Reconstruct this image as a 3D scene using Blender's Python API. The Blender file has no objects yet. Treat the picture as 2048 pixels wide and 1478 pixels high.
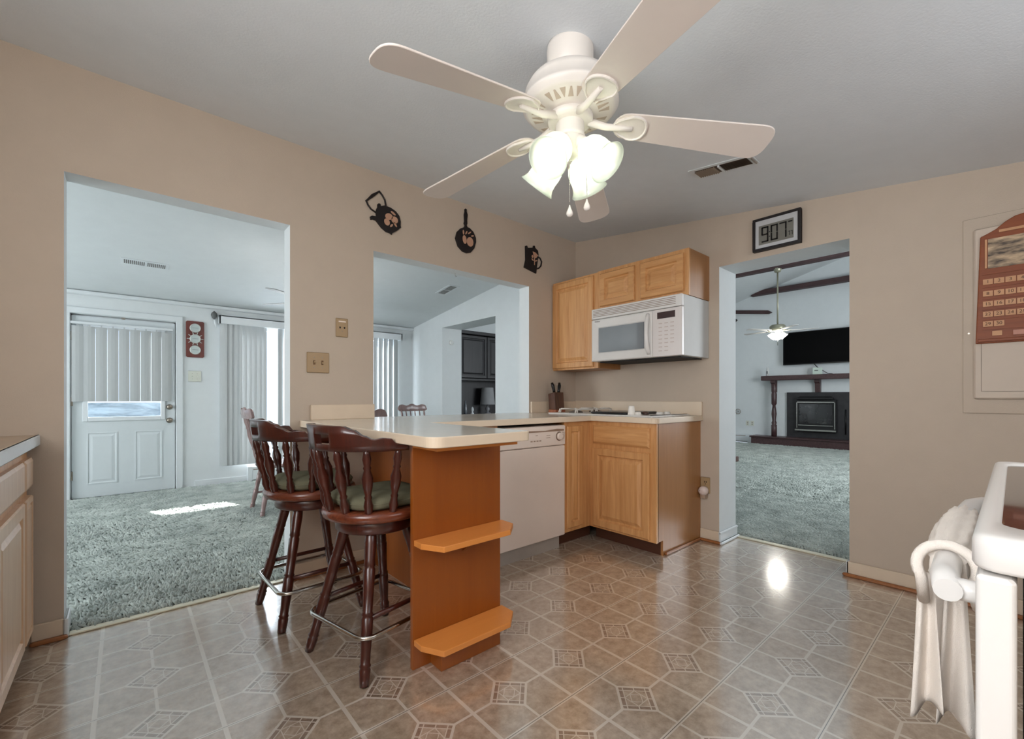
import bpy, math, random
from math import sin, cos, pi, radians as R, sqrt, atan, atan2
from mathutils import Vector, Matrix
random.seed(7)
SC = bpy.context.scene
COL = SC.collection

# ------------------------------------------------------------------ camera, world, lights
def lin(c):
    c = c / 255.0
    return c / 12.92 if c <= 0.04045 else ((c + 0.055) / 1.055) ** 2.4
def S(r, g, b): return (lin(r), lin(g), lin(b), 1.0)

PHI = R(48.75)
FPX, PX_W, PX_H, V0 = 882.0, 2048.0, 1478.0, 795.0
cd = bpy.data.cameras.new('camera')
cam = bpy.data.objects.new('camera', cd); COL.objects.link(cam)
cam.location = (0, 0, 1.04)
cam.rotation_euler = (R(90), 0, PHI - R(90))
cd.sensor_width = 36.0
cd.lens = FPX / PX_W * 36.0
cd.shift_y = (V0 - PX_H / 2) / PX_W
cd.clip_start = 0.02; cd.clip_end = 200
SC.camera = cam
vs = SC.view_settings
vs.view_transform = 'Standard'; vs.look = 'None'; vs.gamma = 1.0; vs.use_curve_mapping = False
vs.exposure = 0.0

w = bpy.data.worlds.new('world'); SC.world = w; w.use_nodes = True
bg = w.node_tree.nodes['Background']
bg.inputs['Color'].default_value = (0.80, 0.90, 1.0, 1); bg.inputs['Strength'].default_value = 1.6

def sun(vec, energy, color, ang=0.5):
    l = bpy.data.lights.new('sun', 'SUN'); l.energy = energy; l.color = color; l.angle = R(ang)
    o = bpy.data.objects.new('sun', l); COL.objects.link(o)
    o.rotation_euler = Vector(vec).to_track_quat('-Z', 'Y').to_euler(); o.location = (0, 12, 8)
sun((0.478, -1.27, -0.90), 26.0, (1.0, 0.96, 0.90))

def area_light(name, loc, look, sx, sy, watts, color):
    """daylight for the dining window, and for fill added at unseen walls"""
    l = bpy.data.lights.new(name, 'AREA'); l.shape = 'RECTANGLE'; l.size = sx; l.size_y = sy
    l.energy = watts; l.color = color
    o = bpy.data.objects.new(name, l); COL.objects.link(o)
    o.location = loc; o.rotation_euler = Vector(look).to_track_quat('-Z', 'Y').to_euler()
COOL = (0.90, 0.96, 1.0)
area_light('fill_light_dining_west', (-3.05, 4.6, 1.35), (1, 0, -0.05), 1.8, 1.4, 70, COOL)  # fill added at the unseen west end of the dining room
area_light('window_daylight_dining_north', (1.95, 6.62, 1.15), (0, -1, -0.1), 2.2, 1.7, 130, COOL)
area_light('fill_light_family_south', (6.8, -0.66, 1.7), (0, 1, 0.1), 2.6, 1.6, 130, COOL)  # added fill on the family room's unseen wall
area_light('fill_light_kitchen_west', (-0.90, 0.35, 1.55), (1, 0.0, 0.22), 1.2, 0.9, 36, (0.97, 0.99, 1.0))  # unseen fill above the left counter, added and moved to balance wall brightness
area_light('fill_light_kitchen_south', (1.6, -0.63, 1.6), (0.0, 1, 0.05), 1.1, 0.8, 5, (0.98, 0.98, 1.0))  # weak fill added behind the camera

# ------------------------------------------------------------------ materials
MATS = {}
def new_mat(name):
    m = bpy.data.materials.new(name); m.use_nodes = True
    nt = m.node_tree
    return m, nt, nt.nodes['Principled BSDF']
def N(nt, t, **kw):
    n = nt.nodes.new(t)
    for k, v in kw.items(): setattr(n, k, v)
    return n
def L(nt, a, b): nt.links.new(a, b)

def noise_col(nt, b, c1, c2, scale=(20, 20, 20), detail=4, rough=0.6, lo=0.35, hi=0.65):
    tc = N(nt, 'ShaderNodeTexCoord'); mp = N(nt, 'ShaderNodeMapping')
    mp.inputs['Scale'].default_value = scale
    no = N(nt, 'ShaderNodeTexNoise'); no.inputs['Scale'].default_value = 1.0
    no.inputs['Detail'].default_value = detail; no.inputs['Roughness'].default_value = rough
    cr = N(nt, 'ShaderNodeValToRGB')
    cr.color_ramp.elements[0].position = lo; cr.color_ramp.elements[1].position = hi
    cr.color_ramp.elements[0].color = c1; cr.color_ramp.elements[1].color = c2
    L(nt, tc.outputs['Object'], mp.inputs['Vector']); L(nt, mp.outputs['Vector'], no.inputs['Vector'])
    L(nt, no.outputs['Fac'], cr.inputs['Fac'])
    if b is not None: L(nt, cr.outputs['Color'], b.inputs['Base Color'])
    return no, cr, mp
def bump(nt, b, sock, strength=0.2, dist=0.002):
    bp = N(nt, 'ShaderNodeBump'); bp.inputs['Strength'].default_value = strength; bp.inputs['Distance'].default_value = dist
    L(nt, sock, bp.inputs['Height']); L(nt, bp.outputs['Normal'], b.inputs['Normal'])
def plain(name, col, rough=0.5, metal=0.0, var=0.04, spec=0.5, bumps=0.0, bscale=200, coat=0.0):
    """a solid surface with slight procedural mottling"""
    if name in MATS: return MATS[name]
    m, nt, b = new_mat(name)
    b.inputs['Roughness'].default_value = rough; b.inputs['Metallic'].default_value = metal
    b.inputs['Specular IOR Level'].default_value = spec
    if coat: b.inputs['Coat Weight'].default_value = coat
    c1 = tuple(max(0, c * (1 - var)) for c in col[:3]) + (1,); c2 = tuple(min(1, c * (1 + var)) for c in col[:3]) + (1,)
    no, cr, mp = noise_col(nt, b, c1, c2, (9, 9, 9))
    if bumps:
        n2 = N(nt, 'ShaderNodeTexNoise'); n2.inputs['Scale'].default_value = bscale; n2.inputs['Detail'].default_value = 2
        tc = N(nt, 'ShaderNodeTexCoord'); L(nt, tc.outputs['Object'], n2.inputs['Vector'])
        bump(nt, b, n2.outputs['Fac'], bumps, 0.002)
    MATS[name] = m; return m
def wood(name, c1, c2, scale=(30, 30, 2.2), rough=0.4, coat=0.15, lo=0.32, hi=0.68):
    if name in MATS: return MATS[name]
    m, nt, b = new_mat(name)
    b.inputs['Roughness'].default_value = rough; b.inputs['Coat Weight'].default_value = coat
    b.inputs['Coat Roughness'].default_value = 0.25
    no, cr, mp = noise_col(nt, b, c1, c2, scale, 6, 0.65, lo, hi)
    no.inputs['Distortion'].default_value = 0.6
    bump(nt, b, no.outputs['Fac'], 0.12, 0.001)
    MATS[name] = m; return m
def emis(name, col, strength):
    m, nt, b = new_mat(name)
    b.inputs['Base Color'].default_value = col
    b.inputs['Emission Color'].default_value = col; b.inputs['Emission Strength'].default_value = strength
    return m

WALL_BEIGE = plain('cream_wall_paint', S(197, 181, 164), 0.75, var=0.015, bumps=0.25, bscale=260, spec=0.3)
WALL_WHITE = plain('cool_white_wall_paint', S(220, 224, 225), 0.7, var=0.012, bumps=0.15, bscale=260, spec=0.3)
CEIL = plain('ceiling_paint', S(224, 228, 232), 0.85, var=0.012, bumps=0.3, bscale=120, spec=0.2)
TRIM_WHITE = plain('white_trim_paint', S(222, 226, 228), 0.4, var=0.01)
TRIM_CREAM = plain('cream_trim_paint', S(220, 200, 176), 0.5, var=0.015)
SHOE = wood('stained_shoe_molding', S(146, 90, 48), S(168, 106, 58), (4, 40, 40))
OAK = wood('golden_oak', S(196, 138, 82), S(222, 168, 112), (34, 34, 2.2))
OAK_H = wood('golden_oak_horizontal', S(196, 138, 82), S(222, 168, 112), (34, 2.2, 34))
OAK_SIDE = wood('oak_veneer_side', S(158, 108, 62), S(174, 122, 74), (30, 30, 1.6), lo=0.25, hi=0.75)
OAK_LIT = wood('lit_oak', S(214, 176, 142), S(228, 194, 160), (34, 34, 2.2), rough=0.35)  # lighter copy of the oak; light on the left fronts is in its colour
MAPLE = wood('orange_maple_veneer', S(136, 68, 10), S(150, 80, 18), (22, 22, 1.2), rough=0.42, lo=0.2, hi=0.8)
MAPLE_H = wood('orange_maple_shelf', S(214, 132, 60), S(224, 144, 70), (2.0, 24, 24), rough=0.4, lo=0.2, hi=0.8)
CHERRY = wood('dark_cherry', S(54, 21, 15), S(76, 31, 21), (40, 40, 5), rough=0.28, coat=0.4)
CHERRY_SEAT = wood('worn_cherry_seat', S(84, 36, 22), S(118, 58, 34), (8, 50, 50), rough=0.25, coat=0.4)
CHAIR_WOOD = wood('glare_lightened_chair_wood', S(130, 104, 100), S(152, 124, 120), (40, 40, 5), rough=0.25, coat=0.5)  # backlit glare is put into this colour, paler than the wood
LAMINATE = plain('almond_laminate', S(220, 208, 192), 0.22, var=0.02, coat=0.3)
LAM_EDGE = plain('almond_laminate_edge', S(222, 202, 178), 0.35, var=0.02)
APPL = plain('white_appliance_enamel', S(226, 222, 218), 0.28, var=0.01, coat=0.3)
APPL_MW = plain('warm_white_panel', S(218, 210, 206), 0.3, var=0.01)
APPL_DW = plain('almond_white_enamel', S(234, 218, 206), 0.3, var=0.01)
APPL_TEX = plain('textured_white_steel', S(206, 206, 204), 0.55, var=0.02, bumps=0.3, bscale=500)
GREY_PL = plain('grey_plastic', S(150, 140, 130), 0.5)
DARK = plain('dark_void', S(16, 12, 11), 0.7)
BLACK = plain('black_plastic', S(14, 11, 11), 0.3)
BLACK_MATTE = plain('black_matte_paint', S(22, 12, 12), 0.55)
IVORY = plain('ivory_plastic', S(170, 142, 106), 0.4, var=0.015)
IVORY_PALE = plain('pale_ivory_plastic', S(214, 216, 204), 0.4, var=0.01)
CHROME = plain('chrome', S(200, 196, 190), 0.18, 1.0, var=0.02)
BRASS_ANT = plain('antique_metal', S(150, 140, 128), 0.3, 1.0)
CUSHION = plain('sage_green_fabric', S(118, 115, 94), 0.95, var=0.10, bumps=0.6, bscale=700, spec=0.1)
TOWEL = plain('white_terry_cloth', S(236, 226, 216), 0.95, var=0.03, bumps=0.5, bscale=900, spec=0.1)
FAN_WHITE = plain('white_fan_enamel', S(232, 224, 216), 0.4, var=0.01)
FAN_SLOT_SHADE = plain('fan_slot_painted_shade', S(190, 172, 156), 0.6)
def vane_mat():
    m, nt, b = new_mat('pale_vinyl_vane'); b.inputs['Base Color'].default_value = S(190, 193, 193); b.inputs['Roughness'].default_value = 0.55
    tr = N(nt, 'ShaderNodeBsdfTranslucent'); tr.inputs['Color'].default_value = S(206, 210, 210)
    mx = N(nt, 'ShaderNodeMixShader'); mx.inputs['Fac'].default_value = 0.07
    L(nt, b.outputs[0], mx.inputs[1]); L(nt, tr.outputs[0], mx.inputs[2]); L(nt, mx.outputs[0], nt.nodes['Material Output'].inputs['Surface'])
    return m
VINYL_BLIND = vane_mat()
BROWN_SCREEN = plain('brown_vent_interior', S(92, 78, 66), 0.8)
WALNUT = wood('dark_walnut', S(60, 40, 40), S(84, 58, 58), (6, 40, 40), rough=0.4)
BEAM = wood('stained_beam', S(58, 40, 42), S(82, 58, 58), (30, 3, 30), rough=0.6, coat=0)
BLACKWOOD = wood('ebony_hutch', S(22, 20, 24), S(36, 33, 36), (30, 30, 3), rough=0.45)
MAHOG = wood('mahogany_plaque', S(92, 34, 26), S(112, 46, 34), (30, 30, 3), rough=0.35, coat=0.3)
CALWOOD = wood('calendar_cherry', S(126, 60, 20), S(146, 73, 28), (30, 3, 30), rough=0.55, coat=0.03)
TILEWOOD = wood('maple_number_tile', S(196, 142, 98), S(208, 156, 112), (30, 3, 30), rough=0.5, coat=0)
PEWTER = plain('pewter', S(206, 210, 204), 0.35, 0.35)
PEACH = plain('peach_paint', S(192, 148, 122), 0.6, var=0.03)

def glass_mat(name, tint, rough=0.03, trans=0.85):
    m, nt, b = new_mat(name)
    nt.nodes.remove(b)
    out = nt.nodes['Material Output']
    t = N(nt, 'ShaderNodeBsdfTransparent'); t.inputs['Color'].default_value = tint
    g = N(nt, 'ShaderNodeBsdfGlossy'); g.inputs['Roughness'].default_value = rough
    mx = N(nt, 'ShaderNodeMixShader'); mx.inputs['Fac'].default_value = 1 - trans
    L(nt, t.outputs[0], mx.inputs[1]); L(nt, g.outputs[0], mx.inputs[2]); L(nt, mx.outputs[0], out.inputs['Surface'])
    return m
GLASS = glass_mat('window_glass', (0.95, 0.97, 1, 1), 0.02, 0.94)
SMOKED = glass_mat('smoked_glass', (0.25, 0.25, 0.27, 1), 0.05, 0.85)
def shade_mat():
    m, nt, b = new_mat('frosted_shade_glass')
    nt.nodes.remove(b)
    out = nt.nodes['Material Output']
    t = N(nt, 'ShaderNodeBsdfTransparent'); t.inputs['Color'].default_value = (0.95, 1, 0.95, 1)
    d = N(nt, 'ShaderNodeBsdfTranslucent'); d.inputs['Color'].default_value = (0.90, 0.96, 0.88, 1)
    d2 = N(nt, 'ShaderNodeBsdfGlossy'); d2.inputs['Roughness'].default_value = 0.2
    m1 = N(nt, 'ShaderNodeMixShader'); m1.inputs['Fac'].default_value = 0.6
    m2 = N(nt, 'ShaderNodeMixShader'); m2.inputs['Fac'].default_value = 0.08
    df = N(nt, 'ShaderNodeBsdfDiffuse'); df.inputs['Color'].default_value = (0.92, 0.97, 0.90, 1)
    m0 = N(nt, 'ShaderNodeMixShader'); m0.inputs['Fac'].default_value = 0.5
    L(nt, d.outputs[0], m0.inputs[1]); L(nt, df.outputs[0], m0.inputs[2])
    L(nt, t.outputs[0], m1.inputs[1]); L(nt, m0.outputs[0], m1.inputs[2])
    L(nt, m1.outputs[0], m2.inputs[1]); L(nt, d2.outputs[0], m2.inputs[2]); L(nt, m2.outputs[0], out.inputs['Surface'])
    return m
SHADE = shade_mat()
BULB = emis('lit_bulb', (1.0, 0.94, 0.84, 1), 8)

# vinyl floor: 12 inch tiles with a diamond inset and embossed pale joints
def floor_mat():
    m, nt, b = new_mat('patterned_vinyl_floor')
    tc = N(nt, 'ShaderNodeTexCoord'); sx = N(nt, 'ShaderNodeSeparateXYZ')
    L(nt, tc.outputs['Object'], sx.inputs[0])
    def M(op, a, b_=None, c_=None):
        n = N(nt, 'ShaderNodeMath', operation=op)
        for i, v in enumerate((a, b_, c_)):
            if v is None: continue
            if isinstance(v, (int, float)): n.inputs[i].default_value = v
            else: L(nt, v, n.inputs[i])
        return n.outputs[0]
    T = 0.312
    def cell(s, c0):   # -0.5 .. 0.5 about each tile's centre
        return M('SUBTRACT', M('FRACT', M('ADD', M('DIVIDE', M('SUBTRACT', s, c0), T), 100.5)), 0.5)
    fu, fv = cell(sx.outputs[0], 1.329), cell(sx.outputs[1], 0.863)
    au, av = M('ABSOLUTE', fu), M('ABSOLUTE', fv)
    def band(x, c, w): return M('LESS_THAN', M('ABSOLUTE', M('SUBTRACT', x, c)), w)
    mx = lambda a, c: M('MAXIMUM', a, c)
    mul = lambda a, c: M('MULTIPLY', a, c)
    dsum = M('ADD', au, av)
    outside = M('GREATER_THAN', dsum, 0.256)
    inside = M('LESS_THAN', dsum, 0.256)
    edge = mx(M('GREATER_THAN', au, 0.5 - 0.021), M('GREATER_THAN', av, 0.5 - 0.021))
    dia = band(dsum, 0.262, 0.020)
    links = mul(mx(M('LESS_THAN', au, 0.015), M('LESS_THAN', av, 0.015)), outside)
    p = M('MULTIPLY', M('ADD', fu, fv), 0.7071); q = M('MULTIPLY', M('SUBTRACT', fu, fv), 0.7071)
    ap, aq = M('ABSOLUTE', p), M('ABSOLUTE', q)
    pm = M('MAXIMUM', ap, aq)
    fr = mx(band(ap, 0.125, 0.0055), band(aq, 0.125, 0.0055))
    ticks = mul(mx(M('LESS_THAN', ap, 0.006), M('LESS_THAN', aq, 0.006)), M('GREATER_THAN', pm, 0.125))
    rh = band(M('ADD', ap, aq), 0.125, 0.007)
    sq = mul(band(pm, 0.058, 0.0045), M('LESS_THAN', pm, 0.064))
    fine = mul(mx(mx(fr, ticks), mx(rh, sq)), inside)
    line = mx(mx(edge, dia), mx(links, fine))
    seam = M('GREATER_THAN', av, 0.5 - 0.0035)
    # stone mottling
    no = N(nt, 'ShaderNodeTexNoise'); no.inputs['Scale'].default_value = 26; no.inputs['Detail'].default_value = 8; no.inputs['Roughness'].default_value = 0.72
    L(nt, tc.outputs['Object'], no.inputs['Vector'])
    cr = N(nt, 'ShaderNodeValToRGB'); cr.color_ramp.elements[0].position = 0.32; cr.color_ramp.elements[1].position = 0.70
    cr.color_ramp.elements[0].color = S(142, 121, 102); cr.color_ramp.elements[1].color = S(202, 182, 160)
    L(nt, no.outputs['Fac'], cr.inputs['Fac'])
    darkin = N(nt, 'ShaderNodeMixRGB'); darkin.blend_type = 'MULTIPLY'; darkin.inputs[2].default_value = (0.62, 0.56, 0.54, 1)
    L(nt, mul(inside, M('GREATER_THAN', pm, 0.125)), darkin.inputs[0]); L(nt, cr.outputs['Color'], darkin.inputs[1])
    mixg = N(nt, 'ShaderNodeMixRGB'); L(nt, line, mixg.inputs[0]); L(nt, darkin.outputs[0], mixg.inputs[1]); mixg.inputs[2].default_value = S(212, 200, 186)
    mixs = N(nt, 'ShaderNodeMixRGB'); L(nt, seam, mixs.inputs[0]); L(nt, mixg.outputs[0], mixs.inputs[1]); mixs.inputs[2].default_value = S(70, 58, 50)
    L(nt, mixs.outputs[0], b.inputs['Base Color'])
    b.inputs['Roughness'].default_value = 0.30; b.inputs['Specular IOR Level'].default_value = 1.0; b.inputs['Coat Weight'].default_value = 1.0; b.inputs['Coat Roughness'].default_value = 0.13; b.inputs['Coat IOR'].default_value = 2.9
    n2 = N(nt, 'ShaderNodeTexNoise'); n2.inputs['Scale'].default_value = 55; n2.inputs['Detail'].default_value = 3
    L(nt, tc.outputs['Object'], n2.inputs['Vector'])
    n3 = N(nt, 'ShaderNodeTexNoise'); n3.inputs['Scale'].default_value = 22; n3.inputs['Detail'].default_value = 2
    L(nt, tc.outputs['Object'], n3.inputs['Vector'])
    h = M('SUBTRACT', M('ADD', M('MULTIPLY', n2.outputs['Fac'], 0.5), M('MULTIPLY', n3.outputs['Fac'], 1.1)), M('MULTIPLY', line, 0.35))
    bump(nt, b, h, 0.5, 0.003)
    return m
VINYL = floor_mat()
def carpet_mat():
    m, nt, b = new_mat('grey_green_shag')
    b.inputs['Roughness'].default_value = 0.95; b.inputs['Specular IOR Level'].default_value = 0.1
    no, cr, mp = noise_col(nt, b, S(140, 148, 142), S(192, 199, 192), (6, 6, 6), 5, 0.6, 0.3, 0.7)
    b.inputs['Sheen Weight'].default_value = 0.2
    return m
SHAG = carpet_mat()
SHAG_BASE = plain('carpet_backing', S(92, 102, 98), 0.95, var=0.1, spec=0.1)
# ------------------------------------------------------------------ mesh helpers
class MB:
    def __init__(s): s.v = []; s.f = []; s.m = []; s.sm = []
    def add(s, vs_, fs, mi=0, smooth=False):
        o = len(s.v); s.v += [tuple(p) for p in vs_]
        for f in fs: s.f.append(tuple(i + o for i in f)); s.m.append(mi); s.sm.append(smooth)
    def box(s, x0, x1, y0, y1, z0, z1, mi=0, faces=None):
        """faces: optional material index per face in the order -x +x -y +y -z +z"""
        v = [(x, y, z) for x in (x0, x1) for y in (y0, y1) for z in (z0, z1)]
        f = [(0, 1, 3, 2), (4, 6, 7, 5), (0, 4, 5, 1), (2, 3, 7, 6), (0, 2, 6, 4), (1, 5, 7, 3)]
        for k, q in enumerate(f): s.add([v[i] for i in q], [(0, 1, 2, 3)], faces[k] if faces else mi)
        return s
    def cbox(s, x0, x1, y0, y1, z0, z1, c=0.004, mi=0):
        """box with chamfered edges, welded"""
        rings = []
        for (z, i) in ((z0, c), (z0 + c, 0), (z1 - c, 0), (z1, c)):
            a, b, d, e = x0 + i, x1 - i, y0 + i, y1 - i
            rings.append([(a + c, d, z), (b - c, d, z), (b, d + c, z), (b, e - c, z), (b - c, e, z), (a + c, e, z), (a, e - c, z), (a, d + c, z)])
        return s.loft(rings, True, True, True, mi)
    def loft(s, rings, closed=True, cap0=False, cap1=False, mi=0, smooth=False):
        n = len(rings[0]); v = [p for r in rings for p in r]; f = []
        for j in range(len(rings) - 1):
            for i in range(n if closed else n - 1):
                a, b = j * n + i, j * n + (i + 1) % n
                f.append((a, b, b + n, a + n))
        s.add(v, f, mi, smooth)
        o = len(s.v) - len(v)
        if cap0: s.f.append(tuple(o + i for i in range(n))[::-1]); s.m.append(mi); s.sm.append(False)
        if cap1: s.f.append(tuple(o + (len(rings) - 1) * n + i for i in range(n))); s.m.append(mi); s.sm.append(False)
        return s
    def lathe(s, prof, p0=(0, 0, 0), axis=(0, 0, 1), n=24, mi=0, smooth=True, caps=True, ref=None):
        """prof: (distance along axis, radius)"""
        ax = Vector(axis).normalized(); p0 = Vector(p0)
        up = Vector(ref) if ref else (Vector((0, 0, 1)) if abs(ax.z) < 0.9 else Vector((1, 0, 0)))
        a = ax.cross(up).normalized(); b = ax.cross(a)
        rings = [[p0 + ax * t + (a * cos(2 * pi * i / n) + b * sin(2 * pi * i / n)) * max(r, 1e-5) for i in range(n)] for t, r in prof]
        return s.loft(rings, True, caps, caps, mi, smooth)
    def tube(s, pts, r, n=10, closed=False, mi=0, caps=True):
        pts = [Vector(p) for p in pts]; m = len(pts); rings = []
        rr = r if isinstance(r, (list, tuple)) else [r] * m
        prev = None
        for i, p in enumerate(pts):
            if closed: t = pts[(i + 1) % m] - pts[i - 1]
            else: t = pts[min(i + 1, m - 1)] - pts[max(i - 1, 0)]
            t.normalize()
            if prev is None:
                up = Vector((0, 0, 1)) if abs(t.z) < 0.9 else Vector((1, 0, 0))
                a = t.cross(up).normalized()
            else:
                a = (prev - t * prev.dot(t)).normalized()
            prev = a; b = t.cross(a)
            rings.append([p + (a * cos(2 * pi * k / n) + b * sin(2 * pi * k / n)) * rr[i] for k in range(n)])
        if closed: rings.append(rings[0])
        return s.loft(rings, True, caps and not closed, caps and not closed, mi, True)
    def prism(s, poly, o, ax, ay, an, t0, t1, mi=0, smooth=False):
        """2-D outline in the plane (o, ax, ay) extruded along an from t0 to t1"""
        o, ax, ay, an = map(Vector, (o, ax, ay, an))
        r = lambda t: [o + ax * x + ay * y + an * t for x, y in poly]
        return s.loft([r(t0), r(t1)], True, True, True, mi, smooth)
    def panel(s, o, ax, ay, an, w_, h_, prof, mi=0):
        """rectangular panel whose relief follows prof: (inset, height) from rim to centre"""
        o, ax, ay, an = map(Vector, (o, ax, ay, an)); rings = []
        for i, t in prof:
            rings.append([o + ax * x + ay * y + an * t for x, y in ((i, i), (w_ - i, i), (w_ - i, h_ - i), (i, h_ - i))])
        return s.loft(rings, True, True, True, mi)
    def slabpoly(s, poly, z0, z1, c=0.004, mi=0):
        """horizontal slab over a convex or L-shaped outline with a softened top edge"""
        return s.loft([[(x, y, z0) for x, y in poly], [(x, y, z1) for x, y in poly]], True, True, True, mi)
    def build(s, name, mats, parent=None, local=False, loc=None, bevel=0, segs=2, recalc=True):
        if not isinstance(mats, (list, tuple)): mats = [mats]
        vs_ = [Vector(p) for p in s.v]
        if parent is not None and not local:
            off = Vector((0, 0, 0)); q = parent
            while q is not None: off += q.location; q = q.parent
            vs_ = [p - off for p in vs_]
        if parent is None and loc is not None:
            vs_ = [p - Vector(loc) for p in vs_]
        me = bpy.data.meshes.new(name); me.from_pydata([tuple(p) for p in vs_], [], s.f)
        for m_ in mats: me.materials.append(m_)
        me.polygons.foreach_set('material_index', s.m); me.polygons.foreach_set('use_smooth', s.sm)
        if recalc:
            import bmesh
            bm = bmesh.new(); bm.from_mesh(me); bmesh.ops.remove_doubles(bm, verts=bm.verts, dist=1e-6)
            bmesh.ops.recalc_face_normals(bm, faces=bm.faces); bm.to_mesh(me); bm.free()
        me.update()
        o = bpy.data.objects.new(name, me); COL.objects.link(o)
        if parent is not None: o.parent = parent
        elif loc is not None: o.location = loc
        if bevel:
            b = o.modifiers.new('bevel', 'BEVEL'); b.width = bevel; b.segments = segs; b.limit_method = 'ANGLE'; b.angle_limit = R(40)
        return o

def tag(o, label, cat, group=None, kind=None):
    o['label'] = label; o['category'] = cat
    if group: o['group'] = group
    if kind: o['kind'] = kind
    return o
def thing(name, label, cat, loc=(0, 0, 0), rz=0.0, group=None):
    o = bpy.data.objects.new(name, None); COL.objects.link(o)
    o.location = loc; o.rotation_euler = (0, 0, rz); o.empty_display_size = 0.1
    return tag(o, label, cat, group)
def struct(o): o['kind'] = 'structure'; return o
def copy_tree(o, parent=None):
    c = o.copy(); COL.objects.link(c); c.parent = parent
    for ch in list(o.children): copy_tree(ch, c)
    return c
def text(name, s_, size, mat, o, ax, ay, parent, align='CENTER', depth=0.0006):
    cu = bpy.data.curves.new(name, 'FONT'); cu.body = s_; cu.size = size; cu.align_x = align; cu.align_y = 'CENTER'; cu.extrude = depth
    ob = bpy.data.objects.new(name, cu); COL.objects.link(ob); cu.materials.append(mat)
    ax, ay = Vector(ax).normalized(), Vector(ay).normalized(); an = ax.cross(ay)
    off = Vector((0, 0, 0)); q = parent
    while q is not None: off += q.location; q = q.parent
    M_ = Matrix.Identity(4)
    for i in range(3): M_[i][0], M_[i][1], M_[i][2], M_[i][3] = ax[i], ay[i], an[i], (Vector(o) - off)[i]
    bpy.context.view_layer.update()
    me = bpy.data.meshes.new_from_object(ob.evaluated_get(bpy.context.evaluated_depsgraph_get()))
    bpy.data.objects.remove(ob); bpy.data.curves.remove(cu)
    if not me.materials: me.materials.append(mat)
    ob = bpy.data.objects.new(name, me); COL.objects.link(ob)
    ob.parent = parent; ob.matrix_basis = M_
    return ob
DOOR = [(0, 0), (0, 0.013), (0.006, 0.020), (0.046, 0.020), (0.053, 0.006), (0.063, 0.006), (0.088, 0.018)]
DRAWER = [(0, 0), (0, 0.010), (0.013, 0.021)]
X, Y, Z = Vector((1, 0, 0)), Vector((0, 1, 0)), Vector((0, 0, 1))

# ------------------------------------------------------------------ the setting
def kz(y): return 2.495 - 0.125 * (2.72 - y)          # kitchen ceiling
def dz(y): return 2.12 + 0.13 * (6.22 - y)            # dining ceiling
def fz(y): return 3.263 + 0.28 * (4.36 - y)           # family room ceiling
AY0, AY1, BX0, BX1 = 2.72, 2.84, 3.18, 3.46

struct(MB().box(-0.92, BX1, -0.65, 2.745, -0.06, 0).build('floor', VINYL))
struct(MB().box(-3.1, 3.71, 2.745, 6.34, -0.08, -0.01).build('floor_dining', SHAG_BASE))
struct(MB().box(BX1, 10.9, -0.7, 6.25, -0.08, -0.01).build('floor_family', SHAG_BASE))
# ceilings
def slope(name, x0, x1, y0, y1, fz_, mat, t=0.05):
    b = MB(); b.loft([[(x0, y0, fz_(y0)), (x1, y0, fz_(y0)), (x1, y1, fz_(y1)), (x0, y1, fz_(y1))],
                      [(x0, y0, fz_(y0) + t), (x1, y0, fz_(y0) + t), (x1, y1, fz_(y1) + t), (x0, y1, fz_(y1) + t)]], True, True, True)
    return struct(b.build(name, mat))
slope('ceiling', -0.92, BX0, -0.65, 2.72, kz, CEIL)
slope('ceiling_dining', -3.1, 3.38, 2.84, 6.22, dz, WALL_WHITE)
slope('ceiling_family', BX0 + 0.02, 10.9, -0.7, 6.25, fz, WALL_WHITE)
# wall between kitchen and dining room: cream on the kitchen side, white elsewhere
b = MB(); F_ = (1, 1, 0, 1, 1, 1)
def wa(x0, x1, z0, z1): b.box(x0, x1, AY0, AY1, z0, z1, faces=F_)
wa(-0.98, -0.20, 0, 2.58); wa(-0.20, 0.705, 2.022, 2.58); wa(0.705, 1.20, 0, 2.58)
wa(1.20, 2.577, 0, 0.868); wa(1.20, 2.577, 1.984, 2.58); wa(2.577, 3.30, 0, 2.58)
struct(b.build('wall_north', [WALL_BEIGE, WALL_WHITE], recalc=False))
# wall between kitchen and family room
b = MB(); F_ = (0, 1, 1, 1, 1, 1)
b.box(BX0, BX1, -0.65, 0.637, 0, 4.75, faces=F_); b.box(BX0, BX1, 0.637, 1.388, 1.97, 4.75, faces=F_); b.box(BX0, BX1, 1.388, 2.84, 0, 4.75, faces=F_)
struct(b.build('wall_east', [WALL_BEIGE, WALL_WHITE], recalc=False))
# walls behind and beside the camera, each with an opening made for its fill light
b = MB()
b.box(-1.04, -0.92, -0.65, -0.25, 0, 2.6); b.box(-1.04, -0.92, 0.95, 2.84, 0, 2.6); b.box(-1.04, -0.92, -0.25, 0.95, 0, 1.1); b.box(-1.04, -0.92, -0.25, 0.95, 2.0, 2.6)
struct(b.build('wall_west', WALL_BEIGE))
b = MB()
b.box(-1.04, 1.05, -0.77, -0.65, 0, 2.6); b.box(2.15, 3.46, -0.77, -0.65, 0, 2.6); b.box(1.05, 2.15, -0.77, -0.65, 0, 1.2); b.box(1.05, 2.15, -0.77, -0.65, 2.0, 2.6)
struct(b.build('wall_south', WALL_BEIGE))
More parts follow.
